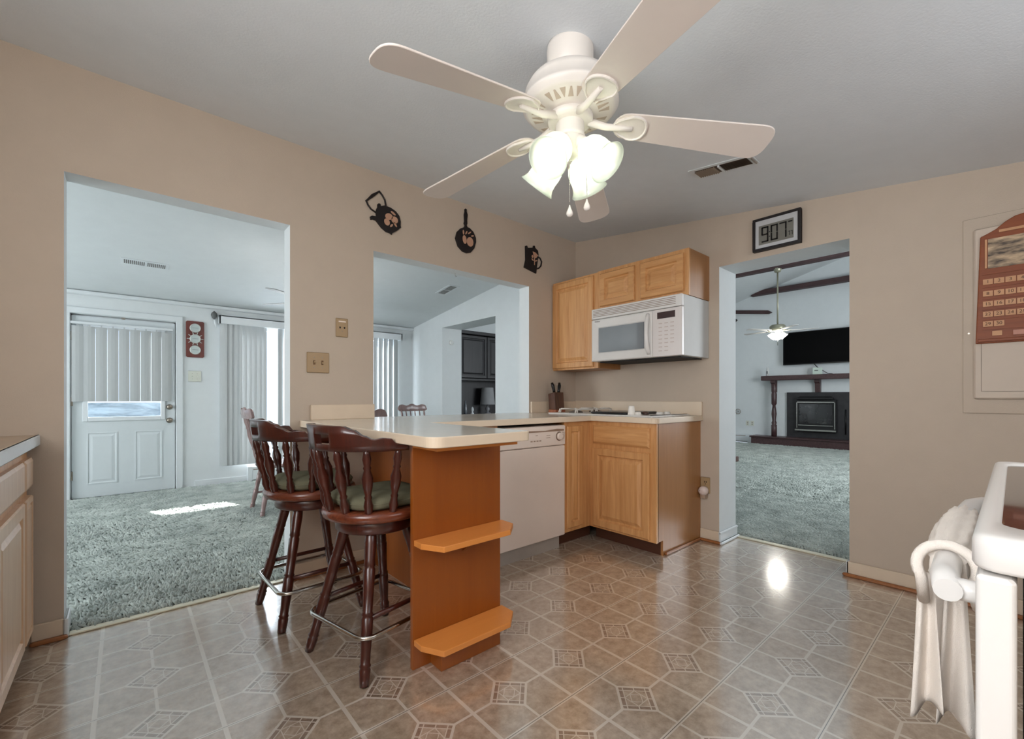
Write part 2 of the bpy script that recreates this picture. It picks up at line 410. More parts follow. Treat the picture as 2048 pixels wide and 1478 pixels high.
# dining room far wall with the outside door and the wide window
b = MB()
b.box(-3.1, -0.415, 6.22, 6.34, 0, 3.3); b.box(-0.415, 0.43, 6.22, 6.34, 1.885, 3.3); b.box(0.43, 0.90, 6.22, 6.34, 0, 3.3)
b.box(0.90, 3.08, 6.22, 6.34, 0, 0.24); b.box(0.90, 3.08, 6.22, 6.34, 1.93, 3.3); b.box(3.08, 3.38, 6.22, 6.34, 0, 3.3)
struct(b.build('wall_dining_north', WALL_WHITE))
b = MB()
b.box(3.38, 3.71, 2.84, 4.16, 0, 4.2); b.box(3.38, 3.71, 4.16, 5.355, 2.03, 4.2); b.box(3.38, 3.71, 5.355, 6.34, 0, 4.2)
struct(b.build('wall_dining_east', WALL_WHITE))
b = MB()
b.box(-3.22, -3.1, 2.7, 3.7, 0, 2.8); b.box(-3.22, -3.1, 5.5, 6.34, 0, 2.8); b.box(-3.22, -3.1, 3.7, 5.5, 0, 0.65); b.box(-3.22, -3.1, 3.7, 5.5, 2.05, 2.8)  # opening made up for the added west fill
struct(b.build('wall_dining_west', WALL_WHITE))
struct(MB().box(-3.1, -0.98, 2.72, 2.84, 0, 2.6).build('wall_dining_south', WALL_WHITE))
struct(MB().box(10.85, 10.97, -0.7, 6.25, 0, 4.8).build('wall_family_east', WALL_WHITE))
b = MB()
b.box(3.71, 10.97, 6.2, 6.32, 0, 3.2)
struct(b.build('wall_family_north', WALL_WHITE))
b = MB()
b.box(3.46, 5.5, -0.82, -0.7, 0, 4.9); b.box(8.1, 10.97, -0.82, -0.7, 0, 4.9); b.box(5.5, 8.1, -0.82, -0.7, 0, 0.9); b.box(5.5, 8.1, -0.82, -0.7, 2.5, 4.9)  # gap left in this unseen wall for the added fill
struct(b.build('wall_family_south', WALL_WHITE))
# baseboards, shoe molding, thresholds
def base(name, x0, x1, y0, y1, mat, h=0.085, shoe=None, sh=None):
    o = struct(MB().cbox(x0, x1, y0, y1, 0, h, 0.004).build(name, mat))
    if shoe: MB().cbox(*shoe, 0, 0.02, 0.006).build('shoe_molding', SHOE, o)
base('baseboard_north', -0.298, -0.20, AY0 - 0.014, AY0, TRIM_CREAM, shoe=(-0.298, -0.186, AY0 - 0.034, AY0 - 0.014))
base('baseboard_north_middle', 0.705, 1.16, AY0 - 0.014, AY0, TRIM_CREAM, shoe=(0.70, 1.16, AY0 - 0.034, AY0 - 0.014))
base('baseboard_east', BX0 - 0.014, BX0, -0.3, 0.650, TRIM_CREAM, shoe=(BX0 - 0.034, BX0 - 0.014, -0.3, 0.665))
base('baseboard_east_middle', BX0 - 0.014, BX0, 1.384, 1.522, TRIM_CREAM, shoe=(BX0 - 0.034, BX0 - 0.014, 1.366, 1.522))
o = struct(MB().cbox(BX0 - 0.014, BX1, 1.374, 1.388, 0, 0.085, 0.004).box(BX0 - 0.014, BX1, 1.370, 1.388, 0.07, 0.078).cbox(BX0 - 0.034, BX1, 1.356, 1.374, 0, 0.02, 0.006).build('baseboard_doorway', TRIM_WHITE))
struct(MB().box(-9, 2.2, 13.0, 13.6, -0.4, 0.93).build('exterior_bank', wood('hazy_blue_bank', S(84, 98, 106), S(170, 186, 194), (1.6, 1.2, 7), 0.9, 0)))
o = struct(MB().cbox(BX0 - 0.014, BX1, 0.637, 0.651, 0, 0.085, 0.004).build('baseboard_doorway_south', TRIM_WHITE))
o = struct(MB().cbox(-0.20, -0.186, AY0 - 0.02, AY1, 0, 0.085, 0.004).build('baseboard_opening', TRIM_WHITE))
struct(MB().cbox(0.60, 1.12, 6.202, 6.22, 0, 0.085, 0.004).build('baseboard_dining', TRIM_WHITE))
struct(MB().cbox(-3.1, -0.50, 6.202, 6.22, 0, 0.085, 0.004).build('baseboard_dining_west', TRIM_WHITE))
struct(MB().cbox(-3.1, 3.38, 6.17, 6.22, dz(6.2) - 0.045, dz(6.2) - 0.004, 0.008).build('trim_1', TRIM_WHITE))
struct(MB().cbox(3.36, 3.38, 5.355, 6.2, 0, 0.085, 0.004).build('baseboard_dining_east', TRIM_WHITE))
THRESH = plain('cream_metal_strip', S(224, 218, 196), 0.3, 0.2)
struct(MB().cbox(-0.186, 0.705, 2.715, 2.757, 0, 0.008, 0.003).build('trim_2', THRESH))
struct(MB().cbox(BX1 - 0.04, BX1 + 0.006, 0.651, 1.374, 0, 0.008, 0.003).build('trim_3', THRESH))

# shag carpet pile: tufts laid over in drifting directions
def shag(name, regions, dens, seed, lab):
    rnd = random.Random(seed); V_, F2 = [], []
    for (x0, x1, y0, y1, ln) in regions:
        nx = int((x1 - x0) * (y1 - y0) * dens / (ln / 0.05) ** 2)
        for _ in range(nx):
            x, y = rnd.uniform(x0, x1), rnd.uniform(y0, y1)
            a = -0.55 + 0.7 * sin(x * 2.1 + 1.3 * y) + 0.5 * sin(3.7 * y - 1.9 * x) + rnd.gauss(0, 0.40)
            l = ln * rnd.uniform(0.8, 1.7); wd = ln * rnd.uniform(0.10, 0.19); h = ln * rnd.uniform(0.25, 0.62)
            dx, dy = cos(a), sin(a); px, py = -dy, dx
            o = len(V_); lean = rnd.uniform(-.3, .3)
            for t, wv, hz in ((0, .55, -0.008), (.38, 1.0, h), (.78, .8, h * .75), (1.0, .25, h * (.28 + lean * .3))):
                cx, cy = x + dx * l * t + px * lean * l * t * t, y + dy * l * t + py * lean * l * t * t
                V_.append((cx - px * wd * wv, cy - py * wd * wv, hz - 0.004)); V_.append((cx, cy, hz + wd * .5 * wv)); V_.append((cx + px * wd * wv, cy + py * wd * wv, hz - 0.004))
            for j in range(3):
                k = o + j * 3
                F2 += [(k, k + 1, k + 4, k + 3), (k + 1, k + 2, k + 5, k + 4)]
    me = bpy.data.meshes.new(name); me.from_pydata(V_, [], F2); me.materials.append(SHAG)
    me.polygons.foreach_set('use_smooth', [True] * len(F2)); me.update()
    ob = bpy.data.objects.new(name, me); COL.objects.link(ob)
    return tag(ob, lab, 'carpet', kind='stuff')
shag('shag_carpet', [(-0.19, 0.695, 2.785, 2.87, .036), (-0.45, 1.25, 2.89, 4.2, .042), (-0.75, 1.75, 4.2, 6.19, .046), (-3.0, -0.75, 4.2, 6.1, .085), (-3.0, -0.45, 2.98, 4.2, .085), (1.75, 3.25, 2.98, 6.08, .08), (1.25, 1.75, 2.95, 4.2, .07)], 6200, 3, 'grey green shag carpet pile in the dining room past the wide wall opening')
shag('shag_carpet', [(3.475, 5.2, 0.55, 2.3, .038), (5.2, 10.42, 0.8, 4.5, .055)], 5600, 5, 'grey green shag carpet pile in the family room beyond the narrow doorway')
# ------------------------------------------------------------------ kitchen: upper cabinets and microwave
UX = 2.876
def door_on(name, b_o, ax, an, w_, h_, prof, mat, parent, knob=None):
    return MB().panel(b_o, ax, (0, 0, 1), an, w_, h_, prof).build(name, mat, parent)
t = thing('wall_cabinet', 'tall single-door oak wall cabinet in the corner, left of the microwave', 'cabinet', (3.0, 2.46, 1.28))
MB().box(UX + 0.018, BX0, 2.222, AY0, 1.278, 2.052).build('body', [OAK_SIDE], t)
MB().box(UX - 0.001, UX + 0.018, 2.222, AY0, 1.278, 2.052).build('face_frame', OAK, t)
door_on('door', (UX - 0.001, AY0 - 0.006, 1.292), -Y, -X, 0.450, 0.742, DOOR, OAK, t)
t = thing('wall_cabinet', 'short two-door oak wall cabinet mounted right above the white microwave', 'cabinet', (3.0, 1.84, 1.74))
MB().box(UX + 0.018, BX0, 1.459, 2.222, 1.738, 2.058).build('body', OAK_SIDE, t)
MB().box(UX - 0.001, UX + 0.018, 1.459, 2.222, 1.738, 2.058).build('face_frame', OAK, t)
door_on('door', (UX - 0.001, 2.196, 1.768), -Y, -X, 0.318, 0.262, DOOR, OAK_H, t)
door_on('door', (UX - 0.001, 1.826, 1.768), -Y, -X, 0.334, 0.262, DOOR, OAK_H, t)

MX = 2.785
t = thing('microwave', 'white over-the-range microwave with a grey door window below the oak cabinet', 'microwave', (3.0, 1.84, 1.324))
MB().box(MX + 0.03, BX0 - 0.002, 1.461, 2.218, 1.324, 1.736).build('body', APPL_TEX, t, bevel=0.004)
MB().box(MX + 0.06, BX0 - 0.03, 1.50, 2.18, 1.316, 1.324).build('underside_tray', DARK, t)
b = MB().cbox(MX, MX + 0.03, 1.461, 2.218, 1.655, 1.736, 0.004)
vg = b.build('vent_grille', APPL, t)
b = MB()
for k in range(5): b.box(MX - 0.0012, MX + 0.001, 1.505, 2.200, 1.672 + k * 0.0115, 1.6765 + k * 0.0115)
b.build('louver_slot', plain('louver_shadow', S(150, 134, 122), 0.7), vg)
d = MB().panel((MX + 0.03, 2.218, 1.324), -Y, Z, -X, 0.535, 0.327, [(0, 0), (0, 0.026), (0.008, 0.032), (0.020, 0.030), (0.062, 0.022), (0.066, 0.018)]).build('door', APPL, t)
MB().box(MX + 0.0055, MX + 0.0125, 1.752, 2.152, 1.392, 1.582).build('window', plain('grey_microwave_glass', S(126, 130, 134), 0.12, var=0.02, coat=0.5), d)
hp = [(MX + 0.004, 1.715, 1.628), (MX - 0.012, 1.713, 1.60), (MX - 0.026, 1.711, 1.54), (MX - 0.030, 1.710, 1.49), (MX - 0.026, 1.709, 1.43), (MX - 0.012, 1.708, 1.372), (MX + 0.004, 1.708, 1.352)]
MB().tube(hp, [0.016, 0.015, 0.014, 0.013, 0.014, 0.015, 0.016], 12).build('handle', APPL, d)
text('lettering', 'Whirlpool', 0.012, plain('grey_print', S(110, 100, 96), 0.6), (MX - 0.0025, 2.16, 1.634), -Y, Z, d)
c = MB().cbox(MX + 0.001, MX + 0.03, 1.461, 1.681, 1.324, 1.651, 0.003).build('control_panel', APPL_MW, t)
MB().box(MX - 0.001, MX + 0.003, 1.510, 1.642, 1.585, 1.630).build('display', plain('brown_display', S(56, 34, 34), 0.2), c)
for r_ in range(8):
    for q in range(3):
        if (r_, q) in ((7, 2), (6, 2)): continue
        y0 = 1.632 - q * 0.044; z0 = 1.555 - r_ * 0.027
        MB().box(MX, MX + 0.002, y0 - 0.026, y0, z0 - 0.006, z0).build('button', plain('pale_button_print', S(196, 180, 172), 0.6), c)

# ------------------------------------------------------------------ lower cabinets, countertop, cooktop
CT, CB = 0.908, 0.870
t = thing('base_cabinet', 'oak base cabinet with a drawer over one door beside the doorway wall', 'cabinet', (2.88, 1.83, 0))
MB().box(2.594, BX0 - 0.001, 1.523, 2.07, 0.0, CB, faces=(0, 0, 0, 0, 0, 0)).build('body', OAK_SIDE, t) if False else None
b = MB(); b.box(2.594, BX0 - 0.001, 1.523, 1.54, 0.10, CB); b.box(2.655, BX0 - 0.001, 1.523, 1.54, 0.0, 0.10)
b.box(2.60, BX0 - 0.001, 1.54, 2.08, 0.10, CB)
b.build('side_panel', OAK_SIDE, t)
MB().box(2.575, 2.60, 1.523, 2.08, 0.096, CB).build('face_frame', OAK, t)
MB().box(2.655, 2.67, 1.54, 2.07, 0.0, 0.10).build('toe_kick', plain('brown_toe_kick', S(78, 42, 24), 0.6), t)
MB().panel((2.575, 2.030, 0.708), -Y, Z, -X, 0.462, 0.132, DRAWER).build('drawer', OAK_H, t)
door_on('door', (2.575, 2.030, 0.112), -Y, -X, 0.462, 0.562, DOOR, OAK, t)
MB().cbox(2.67, BX0 - 0.036, 1.506, 1.523, 0, 0.02, 0.005).build('shoe_strip', SHOE, t)
t = thing('base_cabinet', 'narrow oak corner base cabinet between the dishwasher and the drawer cabinet', 'cabinet', (2.44, 2.3, 0))
MB().box(2.293, 2.574, 2.088, 2.68, 0.10, CB).build('body', OAK_SIDE, t)
MB().box(2.293, 2.574, 2.068, 2.09, 0.096, CB).build('face_frame', OAK, t)
MB().box(2.293, 2.655, 2.13, 2.145, 0.0, 0.10).build('toe_kick', plain('brown_toe_kick', S(78, 42, 24), 0.6), t)
door_on('door', (2.312, 2.068, 0.125), X, -Y, 0.165, 0.715, [(0, 0), (0, 0.014), (0.005, 0.019), (0.040, 0.019), (0.045, 0.011), (0.050, 0.011), (0.062, 0.018)], OAK, t)

t = thing('dishwasher', 'almond-white built-in dishwasher under the counter beside the peninsula', 'dishwasher', (1.99, 2.36, 0))
MB().box(1.692, 2.288, 2.088, 2.66, 0.09, 0.85).build('body', APPL_DW, t)
dd = MB().cbox(1.692, 2.288, 2.052, 2.088, 0.092, 0.712, 0.005).build('door', APPL_DW, t)
c = MB().cbox(1.692, 2.288, 2.048, 2.088, 0.716, 0.850, 0.005).build('control_panel', APPL_DW, t)
MB().prism([(0, 0), (0.40, 0), (0.40, 0.012), (0.33, 0.016), (0.22, 0.008), (0.0, 0.014)], (1.87, 2.047, 0.812), X, Z, -Y, -0.002, 0.0012).build('handle_recess', plain('recess_tan', S(150, 122, 102), 0.6), c)
k = MB().lathe([(0, 0.030), (0.002, 0.031), (0.003, 0.029)], (2.222, 2.048, 0.777), (0, -1, 0), 28).build('dial_ring', plain('tan_ring', S(120, 94, 76), 0.5), c)
MB().lathe([(0, 0.026), (0.012, 0.025), (0.016, 0.022)], (2.222, 2.046, 0.777), (0, -1, 0), 28).build('dial', APPL_DW, c)
b = MB()
for (x0, x1, z0) in ((2.255, 2.278, 0.80), (2.255, 2.280, 0.787), (2.255, 2.278, 0.774), (2.255, 2.272, 0.760), (2.10, 2.135, 0.785), (2.10, 2.135, 0.770), (2.0, 2.02, 0.790), (1.72, 1.80, 0.770), (1.74, 1.78, 0.752)):
    MB().box(x0, x1, 2.0465, 2.049, z0, z0 + 0.003).build('printed_mark', plain('tan_print', S(158, 134, 116), 0.6), c)
for k in range(4): MB().box(1.955 + k * 0.026, 1.972 + k * 0.026, 2.0465, 2.049, 0.752, 0.760).build('push_button', plain('tan_print', S(158, 134, 116), 0.6), c)
MB().box(1.692, 2.262, 2.085, 2.10, 0.0, 0.09).build('toe_panel', plain('grey_toe_panel', S(168, 160, 152), 0.5), t)

# peninsula end: wing panel, back panel, two shelves
t = thing('peninsula_base', 'orange maple peninsula end panel with two small chamfered shelves', 'cabinet', (1.2, 1.9, 0))
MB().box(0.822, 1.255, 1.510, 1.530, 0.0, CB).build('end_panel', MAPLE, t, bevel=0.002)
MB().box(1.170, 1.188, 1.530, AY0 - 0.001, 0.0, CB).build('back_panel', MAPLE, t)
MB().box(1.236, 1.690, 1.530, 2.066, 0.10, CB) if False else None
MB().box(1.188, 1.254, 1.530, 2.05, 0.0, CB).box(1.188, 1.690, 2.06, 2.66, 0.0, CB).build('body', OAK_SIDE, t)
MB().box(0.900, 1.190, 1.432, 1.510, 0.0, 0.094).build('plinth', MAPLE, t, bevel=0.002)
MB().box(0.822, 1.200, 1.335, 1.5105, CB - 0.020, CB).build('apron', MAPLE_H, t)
def shelf(z):
    poly = [(0.826, 1.509), (0.826, 1.455), (0.872, 1.368), (1.192, 1.368), (1.262, 1.432), (1.262, 1.509)]
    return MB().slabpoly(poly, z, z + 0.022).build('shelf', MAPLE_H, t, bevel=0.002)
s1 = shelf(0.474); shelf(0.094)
MB().prism([(0, 0), (0.09, 0), (0, -0.07)], (1.05, 1.509, 0.474), -Y, Z, X, 0, 0.014).build('bracket', MAPLE, s1)

# countertop: peninsula, run along the pass-through, run under the microwave
t = thing('countertop', 'almond laminate countertop running from the peninsula round to the cooktop', 'countertop', (1.9, 2.3, CB))
def rc(cx, cy, r, a0, a1, n=7): return [(cx + r * cos(R(a0 + (a1 - a0) * i / n)), cy + r * sin(R(a0 + (a1 - a0) * i / n))) for i in range(n + 1)]
poly = [(0.755, 2.718)] + rc(0.805, 1.310, 0.05, 180, 270) + rc(1.180, 1.290, 0.03, 270, 360) + [(1.210, 2.03)] + [(2.545, 2.03)] + rc(2.585, 1.545, 0.04, 180, 270) + [(3.178, 1.505), (3.178, 2.718), (2.577, 2.718), (2.577, 2.86), (1.20, 2.86), (1.20, 2.718)]
import bmesh
def ngon_slab(name, poly, z0, z1, mats, parent, bev):
    bm = bmesh.new(); off = Vector(parent.location)
    vsx = [bm.verts.new((x - off.x, y - off.y, z0 - off.z)) for x, y in poly]
    f = bm.faces.new(vsx); ex = bmesh.ops.extrude_face_region(bm, geom=[f])
    bmesh.ops.translate(bm, vec=(0, 0, z1 - z0), verts=[g for g in ex['geom'] if isinstance(g, bmesh.types.BMVert)])
    bmesh.ops.recalc_face_normals(bm, faces=bm.faces)
    for q in bm.faces: q.material_index = 0 if abs(q.normal.z) > 0.5 else 1
    me = bpy.data.meshes.new(name); bm.to_mesh(me); bm.free()
    for m_ in mats: me.materials.append(m_)
    o = bpy.data.objects.new(name, me); COL.objects.link(o); o.parent = parent
    if bev:
        bv = o.modifiers.new('bevel', 'BEVEL'); bv.width = bev; bv.segments = 3; bv.limit_method = 'ANGLE'; bv.angle_limit = R(50)
    return o
ngon_slab('slab', poly, CB, CT, [LAMINATE, LAM_EDGE], t, 0.004)
MB().cbox(0.812, 1.200, 2.699, 2.719, CT, 0.998, 0.003).build('backsplash', LAM_EDGE, t)
MB().cbox(2.590, 3.160, 2.699, 2.719, CT, 1.006, 0.003).build('backsplash', LAM_EDGE, t)
MB().cbox(3.159, 3.179, 1.506, 2.719, CT, 1.010, 0.003).build('backsplash', LAM_EDGE, t)

t = thing('cooktop', 'white drop-in cooktop with coil grates and a black griddle on the counter', 'cooktop', (2.87, 2.06, CT))
MB().cbox(2.590, 3.120, 1.575, 2.510, CT, CT + 0.010, 0.004).build('rim', APPL, t)
MB().cbox(2.66, 3.06, 1.80, 2.13, CT + 0.010, CT + 0.026, 0.006).build('griddle', BLACK, t)
MB().box(2.63, 2.86, 1.585, 1.605, CT + 0.010, CT + 0.0125).box(2.90, 3.10, 1.585, 1.605, CT + 0.010, CT + 0.0125).build('vent_slot', DARK, t)
GRATE = plain('white_enamel_grate', S(222, 214, 204), 0.35)
def grate(cx, cy):
    b = MB(); z0, z1 = CT + 0.012, CT + 0.042
    for a in range(4):
        q = a * pi / 2 + pi / 4
        pts = [(cx + cos(q) * 0.125, cy + sin(q) * 0.125, z0), (cx + cos(q) * 0.118, cy + sin(q) * 0.118, z1), (cx + cos(q) * 0.04, cy + sin(q) * 0.04, z1)]
        b.tube(pts, 0.006, 8)
    for s_ in (-1, 1):
        b.tube([(cx - 0.11, cy + s_ * 0.085, z0), (cx - 0.10, cy + s_ * 0.085, z1 - .004), (cx + 0.10, cy + s_ * 0.085, z1 - .004), (cx + 0.11, cy + s_ * 0.085, z0)], 0.006, 8)
    g = b.build('grate', GRATE, t)
    MB().lathe([(0, 0.055), (0.010, 0.052), (0.014, 0.035), (0.018, 0.03)], (cx, cy, CT + 0.010), Z, 24).build('burner', plain('burner_grey', S(120, 112, 104), 0.4, 0.5), t)
grate(2.735, 2.335); grate(2.985, 2.335)
KW = plain('white_knob', S(236, 230, 222), 0.3)
def knob(x, y, r, h, m, nm='knob'): MB().lathe([(0, r), (h * .6, r * .93), (h, r * .72)], (x, y, CT + 0.010), Z, 20).build(nm, m, t)
knob(2.69, 1.735, 0.024, 0.022, KW); knob(2.78, 1.73, 0.022, 0.022, plain('brown_knob', S(70, 44, 34), 0.3)); knob(2.90, 1.69, 0.026, 0.018, KW); knob(3.0, 1.69, 0.026, 0.018, KW)
o = MB().lathe([(0, 0.026), (0.004, 0.0255), (0.058, 0.0195), (0.064, 0.0185)], (2.665, 1.800 - 0.03, CT + 0.026 - 0.016), Z, 20).build('plastic_cup', KW, loc=(2.665, 1.77, CT + 0.010))
tag(o, 'small upturned white tapered plastic cup standing beside the black griddle', 'cup')

# knife block in the corner
t = thing('knife_block', 'dark walnut knife block on a reddish foot in the counter corner', 'knife block', (2.80, 2.60, CT))
MB().box(2.745, 2.865, 2.565, 2.655, CT, CT + 0.028).build('foot', wood('red_block_foot', S(150, 84, 54), S(172, 104, 70)), t, bevel=0.003)
MB().prism([(-0.035, 0), (0.04, 0), (0.052, 0.135), (-0.022, 0.150)], (2.755, 2.615, CT + 0.028), Y, Z, X, 0, 0.115).build('block', wood('block_walnut', S(66, 38, 28), S(104, 66, 46), (20, 20, 4)), t, bevel=0.003)
def knife(x, tilt, lab):
    k = thing('knife', lab, 'knife', (x, 2.622, CT + 0.172))
    pts = [(0, 0, -0.004), (tilt * .25, 0, 0.025), (tilt * .7, 0.003, 0.06), (tilt, 0.008, 0.088)]
    MB().tube(pts, [0.0135, 0.0120, 0.0150, 0.0105], 10).build('handle', BLACK, k, local=True)
    MB().box(-0.002, 0.002, -0.01, 0.01, -0.10, -0.003).build('blade', CHROME, k, local=True)
knife(2.785, -0.022, 'black-handled knife with the taller handle, left slot of the knife block')
knife(2.838, 0.020, 'black-handled knife leaning right in the knife block')

# ------------------------------------------------------------------ bar stools
LEG = [(0, .0165), (.05, .019), (.10, .021), (.115, .018), (.125, .022), (.14, .018), (.19, .018), (.30, .0215), (.42, .0225), (.435, .0185), (.445, .0225), (.46, .0185), (.60, .0205), (.74, .0225), (.755, .019), (.77, .0225), (.80, .0205), (.92, .0235), (.985, .021), (1.0, .018)]
SPIN = [(0, .009), (.06, .0125), (.16, .016), (.26, .011), (.29, .0135), (.32, .010), (.45, .0165), (.58, .0185), (.70, .0105), (.73, .0135), (.76, .0105), (.86, .0145), (.94, .011), (1, .009)]
def turned(b, p0, p1, prof, n=14, k=1.0):
    p0, p1 = Vector(p0), Vector(p1); d = p1 - p0; l = d.length
    return b.lathe([(q * l, r * k) for q, r in prof], p0, d, n)
def crest(b, rad, zb, top, th, a0, a1, lean, n=64, slot=None):
    """curved back rail: grid in angle with an optional hand hole"""
    angs = [a0 + (a1 - a0) * i / n for i in range(n + 1)]
    def pt(a, z, inner):
        rr = rad + lean * (z - zb) - (th if inner else 0)
        return (rr * cos(R(a)), rr * sin(R(a)), z)
    zs = []
    for a in angs:
        zt = top(a); s0, s1 = (slot[2], slot[3]) if slot else (zb + (zt - zb) * .4, zb + (zt - zb) * .6)
        zs.append([zb, min(s0, zt - .008), min(s1, zt - .004), zt])
    hole = lambda i: slot and slot[0] <= angs[i] and angs[i + 1] <= slot[1]
    for i in range(n):
        A, B = angs[i], angs[i + 1]
        for j in range(3):
            if j == 1 and hole(i): continue
            for inn in (0, 1):
                b.add([pt(A, zs[i][j], inn), pt(B, zs[i + 1][j], inn), pt(B, zs[i + 1][j + 1], inn), pt(A, zs[i][j + 1], inn)], [(0, 1, 2, 3)], 0, True)
        for j in (0, 3):
            b.add([pt(A, zs[i][j], 0), pt(B, zs[i + 1][j], 0), pt(B, zs[i + 1][j], 1), pt(A, zs[i][j], 1)], [(0, 1, 2, 3)])
        if hole(i):
            for j in (1, 2): b.add([pt(A, zs[i][j], 0), pt(B, zs[i + 1][j], 0), pt(B, zs[i + 1][j], 1), pt(A, zs[i][j], 1)], [(0, 1, 2, 3)])
            for k in ([i] if not hole(i - 1) else []) + ([i + 1] if not hole(i + 1) else []):
                b.add([pt(angs[k], zs[k][1], 0), pt(angs[k], zs[k][2], 0), pt(angs[k], zs[k][2], 1), pt(angs[k], zs[k][1], 1)], [(0, 1, 2, 3)])
    for k in (0, n):
        for j in range(3): b.add([pt(angs[k], zs[k][j], 0), pt(angs[k], zs[k][j + 1], 0), pt(angs[k], zs[k][j + 1], 1), pt(angs[k], zs[k][j], 1)], [(0, 1, 2, 3)])
    return b
def stool_top(a):
    d = abs(a - 180)
    pts = [(0, .938), (34, .936), (44, .922), (52, .901), (60, .887), (67, .892), (74, .889), (79, .865), (92, .860)]
    for (d0, z0), (d1, z1) in zip(pts, pts[1:]):
        if d <= d1:
            f = (d - d0) / (d1 - d0); f = f * f * (3 - 2 * f); return z0 + (z1 - z0) * f
    return pts[-1][1]
def rrect(hx, hy, r, n=5):
    out = []
    for cx, cy, a in ((hx - r, hy - r, 0), (-hx + r, hy - r, 90), (-hx + r, -hy + r, 180), (hx - r, -hy + r, 270)):
        out += [(cx + r * cos(R(a + 90 * i / n)), cy + r * sin(R(a + 90 * i / n))) for i in range(n + 1)]
    return out
def make_stool(lab):
    t = thing('bar_stool', lab, 'stool', (0, 0, 0), 0, 'bar stools at the peninsula')
    MB().lathe([(0.562, 0.10), (0.562, 0.196), (0.568, 0.206), (0.585, 0.212), (0.598, 0.208), (0.605, 0.198), (0.603, 0.12), (0.600, 0.0)], (0, 0, 0), Z, 48, caps=False).build('seat', CHERRY_SEAT, t, local=True)
    MB().lathe([(0.508, 0.0), (0.508, 0.150), (0.514, 0.160), (0.552, 0.162), (0.560, 0.156), (0.561, 0.0)], (0, 0, 0), Z, 40, caps=False).build('swivel_plate', CHERRY, t, local=True)
    H_ = 0.188; rot8 = lambda x, y, z: (x * cos(R(8)) - y * sin(R(8)), x * sin(R(8)) + y * cos(R(8)), z)   # base sits turned against the swivel seat
    for sx_ in (-1, 1):
        for sy_ in (-1, 1):
            b = MB(); turned(b, rot8(sx_ * H_, sy_ * H_, 0.001), rot8(sx_ * 0.085, sy_ * 0.085, 0.515), LEG); b.build('leg', CHERRY, t, local=True)
    zr = 0.166; q = 0.193
    path = [rot8(x, y, zr) for x, y in rrect(q, q, 0.05, 6)]
    MB().tube(path, 0.0085, 10, closed=True).build('footrest_ring', CHROME, t, local=True)
    for sy_ in (-1, 1): MB().tube([rot8(-0.152, sy_ * 0.152, 0.215), rot8(0.152, sy_ * 0.152, 0.215)], 0.010, 8).build('stretcher', CHERRY, t, local=True)
    for k in range(7):
        a = R(180 + (k - 3) * 27)
        b = MB(); turned(b, (0.188 * cos(a), 0.188 * sin(a), 0.592), (0.245 * cos(a), 0.245 * sin(a), 0.850), SPIN, 12, 1.12); b.build('spindle', CHERRY, t, local=True)
    crest(MB(), 0.254, 0.842, stool_top, 0.024, 90, 270, 0.12, 80, (183, 203, 0.868, 0.904)).build('back_rail', CHERRY, t, local=True)
    return t
st = make_stool('dark cherry bar stool beside the orange peninsula end panel, the nearer of the two')
st.location = (0.79, 1.765, 0); st.rotation_euler.z = R(4)
s2 = copy_tree(st); s2['label'] = 'dark cherry bar stool nearer the wide wall opening, behind the other stool'
s2.location = (0.700, 2.33, 0); s2.rotation_euler.z = R(-6)
def cushion(stool, lab):
    pr = [(0.0, 0.10), (0.002, 0.165), (0.012, 0.182), (0.026, 0.186), (0.040, 0.182), (0.050, 0.165), (0.055, 0.12), (0.052, 0.06), (0.050, 0.0)]
    n = 40; rings = []
    for z, r in pr:
        rings.append([((r * (1 + 0.07 * cos(4 * (2 * pi * i / n)) * -1)) * cos(2 * pi * i / n) + 0.012, (r * (1 - 0.07 * cos(4 * 2 * pi * i / n))) * sin(2 * pi * i / n), z + (0.003 * sin(3 * 2 * pi * i / n) if z > .03 else 0)) for i in range(n)])
    b = MB(); b.loft(rings, True, True, False, 0, True)
    t = thing('seat_cushion', lab, 'cushion', (stool.location.x, stool.location.y, 0.605), stool.rotation_euler.z, 'bar stool cushions')
    b.build('pad', CUSHION, t, local=True)
    MB().tube([((0.183 * (1 - 0.07 * cos(4 * a))) * cos(a) + 0.012, (0.183 * (1 - 0.07 * cos(4 * a))) * sin(a), 0.029) for a in [2 * pi * i / 48 for i in range(48)]], 0.0045, 6, closed=True).build('piping', CUSHION, t, local=True)
cushion(st, 'sage green seat cushion on the stool beside the peninsula end panel')
cushion(s2, 'sage green seat cushion on the stool nearer the wide wall opening')

# ------------------------------------------------------------------ left cabinet run
LT = 0.882
def left_unit(y0, y1, lab):
    t = thing('base_cabinet', lab, 'cabinet', (-0.6, (y0 + y1) / 2, 0), 0, 'brightly lit oak base cabinets along the left wall')
    MB().box(-0.90, -0.318, y0, y1, 0.09, 0.836).box(-0.90, -0.38, y0, y1, 0, 0.09).build('body', OAK_SIDE, t)
    MB().box(-0.319, -0.300, y0, y1, 0.085, 0.838).build('face_frame', OAK, t)
    MB().panel((-0.300, y0 + 0.012, 0.680), Y, Z, X, y1 - y0 - 0.024, 0.118, [(0, 0), (0, 0.014), (0.012, 0.020)]).build('drawer', OAK_LIT, t)
    k = min(1.0, (y1 - y0) / 0.4)
    prof = [(0, 0), (0, 0.015), (0.005, 0.020), (0.046 * k, 0.020), (0.051 * k, 0.012), (0.058 * k, 0.012), (0.076 * k, 0.019)]
    MB().panel((-0.300, y0 + 0.012, 0.096), Y, Z, X, y1 - y0 - 0.024, 0.550, prof).build('door', OAK_LIT, t)
left_unit(2.445, 2.64, 'narrow brightly lit oak base cabinet next to the wide wall opening')
left_unit(1.95, 2.445, 'wider brightly lit oak base cabinet at the left edge, beside the narrow one')
